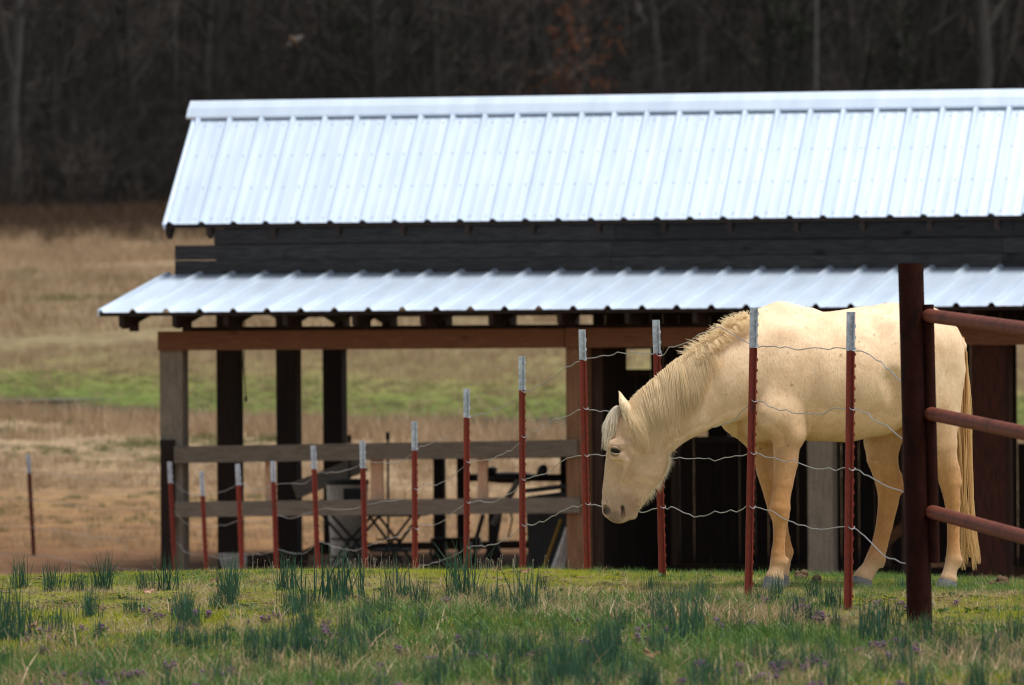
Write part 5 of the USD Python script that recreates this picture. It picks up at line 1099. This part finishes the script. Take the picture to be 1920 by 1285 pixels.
# tufts of wild onion, the larger ones one by one
OG = 'wild onion tufts in the pasture'
op = []
for k, (n, h0, h1, sp) in enumerate(((58, .14, .31, .042), (44, .12, .29, .038), (64, .10, .26, .055))):
    t = thing('onion_tuft', 'dark green upright wild onion tuft in the pasture grass', 'grass tuft', (0, 0, 0), 0, OG)
    v_, f_ = tuft(60 + k, n, h0, h1, .0068, sp, .18, 3, .5); obj('leaves', (v_, f_), m_onion, t, smooth=False); op.append(t)
tl = [(40, 1104, 0.52, 'onion tuft at the left frame edge, left of the dark weathered fence post'), (97, 1110, 0.65, 'onion tuft just right of the dark weathered fence post at the far left'), (147, 1110, 0.45, 'third onion tuft from the left along the grass edge, small and loose'), (195, 1108, 0.65, 'dark dense onion tuft alone on the crest, between far left post and the barn corner'), (268, 1108, 0.39, 'low thin onion tuft left of the barn corner post'), (312, 1108, 0.78, 'tall onion tuft right in front of the barn corner post foot'), (432, 1118, 0.65, 'onion tuft in front of the tin trough'), (535, 1108, 0.65, 'wide onion tuft on the crest below the second dark post'), (630, 1130, 1.17, 'tall onion tuft below the cream drum'), (735, 1130, 0.78, 'upright onion tuft on the crest left of the fence post by the iron table'), (790, 1146, 0.59, 'broad onion tuft below the iron table, beside a dead leaf'), (868, 1130, 0.91, 'narrow onion tuft right below the tall post of the open bay'), (925, 1150, 0.50, 'loose onion tuft below the saddle'), (985, 1150, 0.88, 'tall slim onion tuft below the black bin'), (1240, 1162, 0.66, 'dark onion tuft at the foot of the post behind the jaw'), (1285, 1212, 0.94, 'darkest onion tuft in the foreground right of the middle'), (1490, 1168, 0.40, 'small onion tuft in front of the foreleg of the horse'), (1520, 1172, 0.40, 'small twin onion tuft left of the nearest red post'), (1632, 1210, 0.79, 'tall onion tuft between the nearest red post and the rusty gate post'), (10, 1210, 0.94, 'large clump of onion at the lower left frame edge'), (45, 1205, 0.77, 'onion clump beside the large one at the lower left'), (350, 1180, 0.55, 'loose onion tuft in the left foreground beside fresh green blades')]
tl = [(a_, b_, c_ * 1.22, d_) for a_, b_, c_, d_ in tl]
onion_px = tl + [(a_, b_, c_ * .78, None) for a_, b_, c_ in ((1060, 1278, 1.0), (1100, 1292, 1.1), (1170, 1282, .9), (880, 1232, .85), (520, 1242, .9), (562, 1234, .85), (335, 1216, .75), (1850, 1252, .9), (1780, 1242, .8), (1690, 1262, .85), (640, 1262, .85), (1330, 1302, 1.0), (1500, 1262, .75), (1010, 1262, .8), (1415, 1248, .7), (700, 1215, .6), (1130, 1205, .7), (1385, 1196, .6), (1560, 1300, .9))] + [(gr.uniform(0, 1920), gr.uniform(1140, 1330), gr.uniform(.3, .7), None) for _ in range(105)] + [(gr.uniform(380, 1700), gr.uniform(1105, 1160), gr.uniform(.35, .6), None) for _ in range(30)] + [(gr.normal(1100, 70), gr.uniform(1230, 1320), gr.uniform(.5, .85), None) for _ in range(14)] + [(gr.normal(560, 90), gr.uniform(1190, 1260), gr.uniform(.45, .7), None) for _ in range(14)]
DD = np.linspace(27.5, 46, 900)
first_o = set()
for xp, yp, s, lab in onion_px:
    a, b = unroll(xp, yp); gx = float(a) / F * DD; zz = ZC - float(b) / F * DD; hit = np.argmax(zz < ground(gx, DD)); hit = hit if zz[hit] < ground(gx[hit], DD[hit]) else len(DD) - 150
    D = DD[hit]; X = gx[hit]; k = int(gr.integers(0, 3)); loc = (X, D, float(ground(X, D)))
    if k not in first_o and lab is None:
        first_o.add(k); ops = UsdGeom.Xform(op[k]).GetOrderedXformOps(); ops[0].Set(Gf.Vec3d(*loc)); ops[1].Set(float(gr.uniform(0, 360))); ops[2].Set((s, s, s))
    else: dup(op[k], loc, gr.uniform(0, 360), lab, (s, s, s * gr.uniform(0.9, 1.12)), None if lab else OG)
for p_ in list(stage.GetPrimAtPath('/World').GetChildren()):
    if p_.GetName().startswith('onion_tuft') and p_.GetCustomDataByKey('label') != 'dark green upright wild onion tuft in the pasture grass': p_.ClearCustomDataByKey('group')
# small purple wildflowers
def flower(seed):
    r = np.random.default_rng(seed); ps = []; pf = []
    for i in range(5):
        b = np.array([*r.normal(0, .02, 2), 0]); h = r.uniform(.04, .09); tp = b + [*r.normal(0, .01, 2), h]; ps.append(tube(np.stack([b, tp]), [.0018, .0014], 3, cap=False))
        for j in range(3): m = trimesh.creation.icosphere(1, 1.0); m.apply_scale([.0045, .0045, .006]); m.apply_translation(tp + r.normal(0, .006, 3)); pf.append(m)
        for j in range(6):
            a = r.uniform(0, 6.3); q = b + [0, 0, h * r.uniform(.3, .95)]; e = q + [.016 * math.cos(a), .016 * math.sin(a), .004]; m = trimesh.creation.icosphere(1, 1.0); m.apply_scale([.009, .007, .002]); m.apply_translation(e); ps.append(m)
    return cat_(ps), cat_(pf)
fs_, ff2 = flower(1); m_stem = mat('weed_stem', {'p': ('principled_bsdf', {'base_color': (0.07, 0.045, 0.045), 'roughness': 0.7})}, [])
m_purple = blade_mat('purple_petals', [(0, (0.17, 0.075, 0.17)), (1, (0.34, 0.19, 0.34))], 0.3)
NF = 190; cx_ = gr.uniform(-1, 1, 46) * 2.2; cy_ = 28.2 + 7.5 * gr.random(46) ** 1.5; ci = gr.integers(0, 46, NF); x = cx_[ci] + gr.normal(0, .13, NF); y = cy_[ci] + gr.normal(0, .45, NF)
pos = np.stack([x, y, ground(x, y)], 1); rot = gr.uniform(0, 360, NF); sc_ = np.repeat(gr.uniform(.5, 1.0, (NF, 1)), 3, 1)
instancer('purple_wildflowers', [(ff2, m_purple)], pos, rot, sc_, np.zeros(NF, int), label='tiny purple wildflowers dotted through the foreground grass', cat='wildflowers')
instancer('wildflower_stems', [(fs_, m_stem)], pos, rot, sc_, np.zeros(NF, int), label='reddish stems and small leaves under the purple wildflowers', cat='weeds')
# pale seed heads standing along the crest
def seedhead(seed):
    r = np.random.default_rng(seed); ps = []
    for i in range(4):
        b = np.array([*r.normal(0, .07, 2), 0]); tp = b + [*r.normal(0, .012, 2), r.uniform(.05, .13)]; ps.append(tube(np.stack([b, tp]), .0012, 3, cap=False)); m = trimesh.creation.icosphere(1, .0034); m.apply_translation(tp); ps.append(m)
    return cat_(ps)
n2 = 20; x = np.concatenate([gr.uniform(-1.05, .15, 15), gr.uniform(-1.6, .4, 5)]); y = gr.uniform(41.3, 43.6, n2)
instancer('pale_seed_heads', [(seedhead(4), blade_mat('seed_head', [(0, (0.42, 0.36, 0.28)), (1, (0.6, 0.55, 0.45))]))], np.stack([x, y, ground(x, y)], 1), gr.uniform(0, 360, n2), np.full((n2, 3), 0.7), np.zeros(n2, int), label='thin pale seed heads along the crest before the open bay', cat='seed heads')
# fallen leaves
def leaf(seed):
    r = np.random.default_rng(seed); k = np.linspace(0, 2 * np.pi, 15)[:-1]; rr = .035 * (1 + .28 * np.cos(5 * k) + .1 * r.normal(size=14)); v = np.stack([rr * np.cos(k) * 1.4, rr * np.sin(k) * .8, .02 * np.cos(2 * k) + .012 * np.sin(3 * k)], 1)
    V = np.vstack([v, [[0, 0, .004]], v + [0, 0, -.0012], [[0, 0, .0028]]]); Fc = [[i, (i + 1) % 14, 14] for i in range(14)] + [[15 + (i + 1) % 14, 15 + i, 29] for i in range(14)] + [[i, 15 + i, 15 + (i + 1) % 14] for i in range(14)] + [[i, 15 + (i + 1) % 14, (i + 1) % 14] for i in range(14)]
    return np.array(V), np.array(Fc)
m_leaf = rough('dead_leaf', (0.16, 0.075, 0.035), (0.30, 0.17, 0.09), 30, 0.7, 0.2); m_leaf2 = rough('pinkish_dead_leaf', (0.36, 0.19, 0.12), (0.48, 0.28, 0.19), 30, 0.7, 0.2)
def on_ground(xp, yp):
    a, b = unroll(xp, yp); gx = float(a) / F * DD; zz = ZC - float(b) / F * DD; hit = int(np.argmax(zz < ground(gx, DD))); return np.array([gx[hit], DD[hit], float(ground(gx[hit], DD[hit]))])
for i, (xp, yp, lab, mm, s) in enumerate(((65, 1192, 'pinkish dead leaf lying in the grass at lower left', m_leaf2, 1.3), (278, 1123, 'small tan dead leaf in the grass below the barn corner', m_leaf2, .8), (403, 1102, 'reddish brown dead leaf on the crest left of the trough', m_leaf, .9), (795, 1157, 'curled dead leaf below the iron table', m_leaf, 1.1), (1000, 1250, 'brown dead leaf in the foreground below the black bin', m_leaf, 1.3), (932, 1080, 'small brown dead leaf on the crest below the saddle', m_leaf, .8), (985, 1084, 'brown dead leaf on the crest below the tall fence posts', m_leaf, .8), (1222, 1245, 'dark curled dead leaf in the foreground right of the middle', m_leaf, 1.2))):
    q = on_ground(xp, yp); t = thing('dead_leaf', lab, 'leaf', q + [0, 0, .04], gr.uniform(0, 360)); v_, f_ = leaf(i); s *= .62; v_ = v_ * s; R_ = Rotation.from_euler('xy', [gr.uniform(.2, .7), gr.uniform(-.3, .3)]).as_matrix(); obj('blade', (v_ @ R_.T, f_), mm, t, smooth=False)
    obj('stalk', tube(np.array([[.04, 0, 0], [.07, .004, -.012]]) * s @ R_.T, .0018, 4), mm, t)
# small piles of horse dung on the lawn
m_dung = rough('dry_dung', (0.05, 0.028, 0.014), (0.12, 0.07, 0.035), 40, 0.9, 0.6)
for xp, yp, lab, n in ((1500, 1088, 'small brown dung heap on the lawn behind the front hooves', 7), (1875, 1100, 'brown dung heap on the lawn at the right edge behind the gate', 12), (1530, 1098, 'crumbs of brown dung beside the pale barn post foot', 4)):
    q = on_ground(xp, yp); ps = []
    for i in range(n):
        m = trimesh.creation.icosphere(2, 1.0); m.apply_scale(gr.uniform(.018, .028, 3)); m.vertices = m.vertices * (1 + .25 * (meshkit.fbm(np.array(m.vertices) * 60)[:, None] - .5)); m.apply_translation(q + [gr.normal(0, .02), gr.normal(0, .022), .012 + .02 * (i % 3 == 0)]); ps.append(m)
    tag(obj('dung_heap', cat_(ps), m_dung), lab, 'dung')
# bare and dry grass of the far field
m_straw = blade_mat('field_straw', [(0, (0.23, 0.155, 0.085)), (0.5, (0.41, 0.295, 0.18)), (1, (0.56, 0.43, 0.285))], 0.25)
m_olive = blade_mat('field_olive', [(0, (0.085, 0.10, 0.03)), (1, (0.21, 0.18, 0.08))], 0.3)
m_brush = blade_mat('field_brown', [(0, (0.045, 0.026, 0.014)), (1, (0.11, 0.062, 0.03))], 0.2)
x, y = scatter(22000, 74.5, 132, 4.0); dp = y + 0.8 * (np.clip(x, -12, 6) + 7); nz = field_noise(x, y, 0.25); nz2 = field_noise(x, y, 0.7, 4)
keep = ((nz2 > 0.42) | (gr.random(len(x)) < .25)) & ((dp < 105.9) | (dp > 110.4)); green = ((dp > 109.5) & (dp < 119) & (gr.random(len(x)) < .75)) | ((nz > 0.60) & (dp < 104))
ids = np.where(green, 2, gr.integers(0, 2, len(x))); s = gr.uniform(.5, 1.25, len(x)) * np.interp(dp, [76, 84, 96, 102, 107, 110, 130], [.55, .62, .72, 1.25, 1.3, .6, .7]); s = np.where(green, s * .6, s)
x, y, ids, s = x[keep], y[keep], ids[keep], s[keep]
instancer('field_grass', [(tuft(71, 26, .10, .26, .009, .12, .6), m_straw), (tuft(72, 20, .15, .36, .008, .10, .4), m_straw), (tuft(73, 26, .10, .2, .010, .12, .5), m_olive)], np.stack([x, y, ground(x, y)], 1), gr.uniform(0, 360, len(x)), np.repeat(s[:, None], 3, 1), ids, label='dry straw-coloured grass of the winter field with a green strip', cat='grass')
x, y = scatter(19000, 132, 262, 6.0); nz = field_noise(x, y, 0.12); dp = y + gr.normal(0, 6, len(x))
keep = (nz > .40) | (dp > 212); brown = dp > 214; ids = np.where(brown, 3 + gr.integers(0, 2, len(x)), np.where((nz > .66) & (dp < 170), 2, gr.integers(0, 2, len(x)))); s = np.where(brown, 0.75, 1.0) * gr.uniform(.6, 1.3, len(x))
x, y, ids, s = x[keep], y[keep], ids[keep], s[keep]
instancer('far_field_grass', [(tuft(81, 30, .10, .30, .02, .25, .6), m_straw), (tuft(82, 24, .15, .40, .016, .2, .4), m_straw), (tuft(83, 26, .10, .2, .02, .22, .5), m_olive), (tuft(84, 26, .2, .5, .022, .25, .5), m_brush), (tuft(85, 30, .3, .75, .02, .3, .4), m_brush)], np.stack([x, y, ground(x, y)], 1), gr.uniform(0, 360, len(x)), np.repeat(s[:, None], 3, 1), ids, label='far dry grass and brown bracken before the woodland', cat='grass')
# ---------------------------------------------------------------- bird
bd = thing('flying_bird', 'small tan bird in flight against the dark woodland above the roof', 'bird'); BD_ = 150.0
def bpx(x, y, d=0.0): return P(x, y, BD_ + d)
m_bird = rough('tan_feathers', (0.045, 0.022, 0.010), (0.08, 0.04, 0.018), 40, 0.7, 0.1); m_wing = rough('pale_feathers', (0.028, 0.022, 0.018), (0.048, 0.038, 0.033), 40, 0.7, 0.1)
c = bpx(551, 76); hd_ = bpx(542.5, 69); tl_ = bpx(558, 83.5)
ax_ = np.linspace(0, 1, 9)[:, None]; body = tube(hd_ + (tl_ - hd_) * ax_, np.array([.02, .045, .058, .066, .066, .058, .042, .025, .012]) * .85, 10); obj('body', body, m_bird, bd, smooth=True)
e = trimesh.creation.cone(radius=.012, height=.05, sections=8); e.apply_transform(trimesh.geometry.align_vectors([0, 0, 1], (hd_ - tl_) / np.linalg.norm(hd_ - tl_))); e.apply_translation(hd_); obj('beak', e, m_leather, bd)
def wing(p0, p1, p2, d1, d2, w):
    a, b, c_ = bpx(*p0), bpx(*p1, d1), bpx(*p2, d2); pts = np.array([a * (1 - t) ** 2 + 2 * b * t * (1 - t) + c_ * t * t for t in np.linspace(0, 1, 9)]); ch = w * np.array([1, 1.05, 1.05, 1, .92, .8, .62, .4, .12]); dv = (tl_ - hd_) / np.linalg.norm(tl_ - hd_)
    V = np.concatenate([pts - dv * ch[:, None] * .35, pts + dv * ch[:, None] * .65, pts + [0, -.006, .004]]); Fc = []
    for i in range(8):
        for p, q in ((0, 18), (18, 9)): Fc += [[p + i, p + i + 1, q + i + 1], [p + i, q + i + 1, q + i]]
        Fc += [[i, 9 + i + 1, i + 1], [i, 9 + i, 9 + i + 1]]
    return np.array(V), np.array(Fc)
obj('wing', wing((548, 77), (541, 82), (532, 91), -.1, -.05, .10), m_wing, bd); obj('wing', wing((553, 73), (561, 69), (569, 66), .15, .3, .09), m_wing, bd)
tf = beam(tl_ - (tl_ - hd_) * .1, tl_ + (tl_ - hd_) * .35, .06, .008); obj('tail', tf, m_bird, bd)
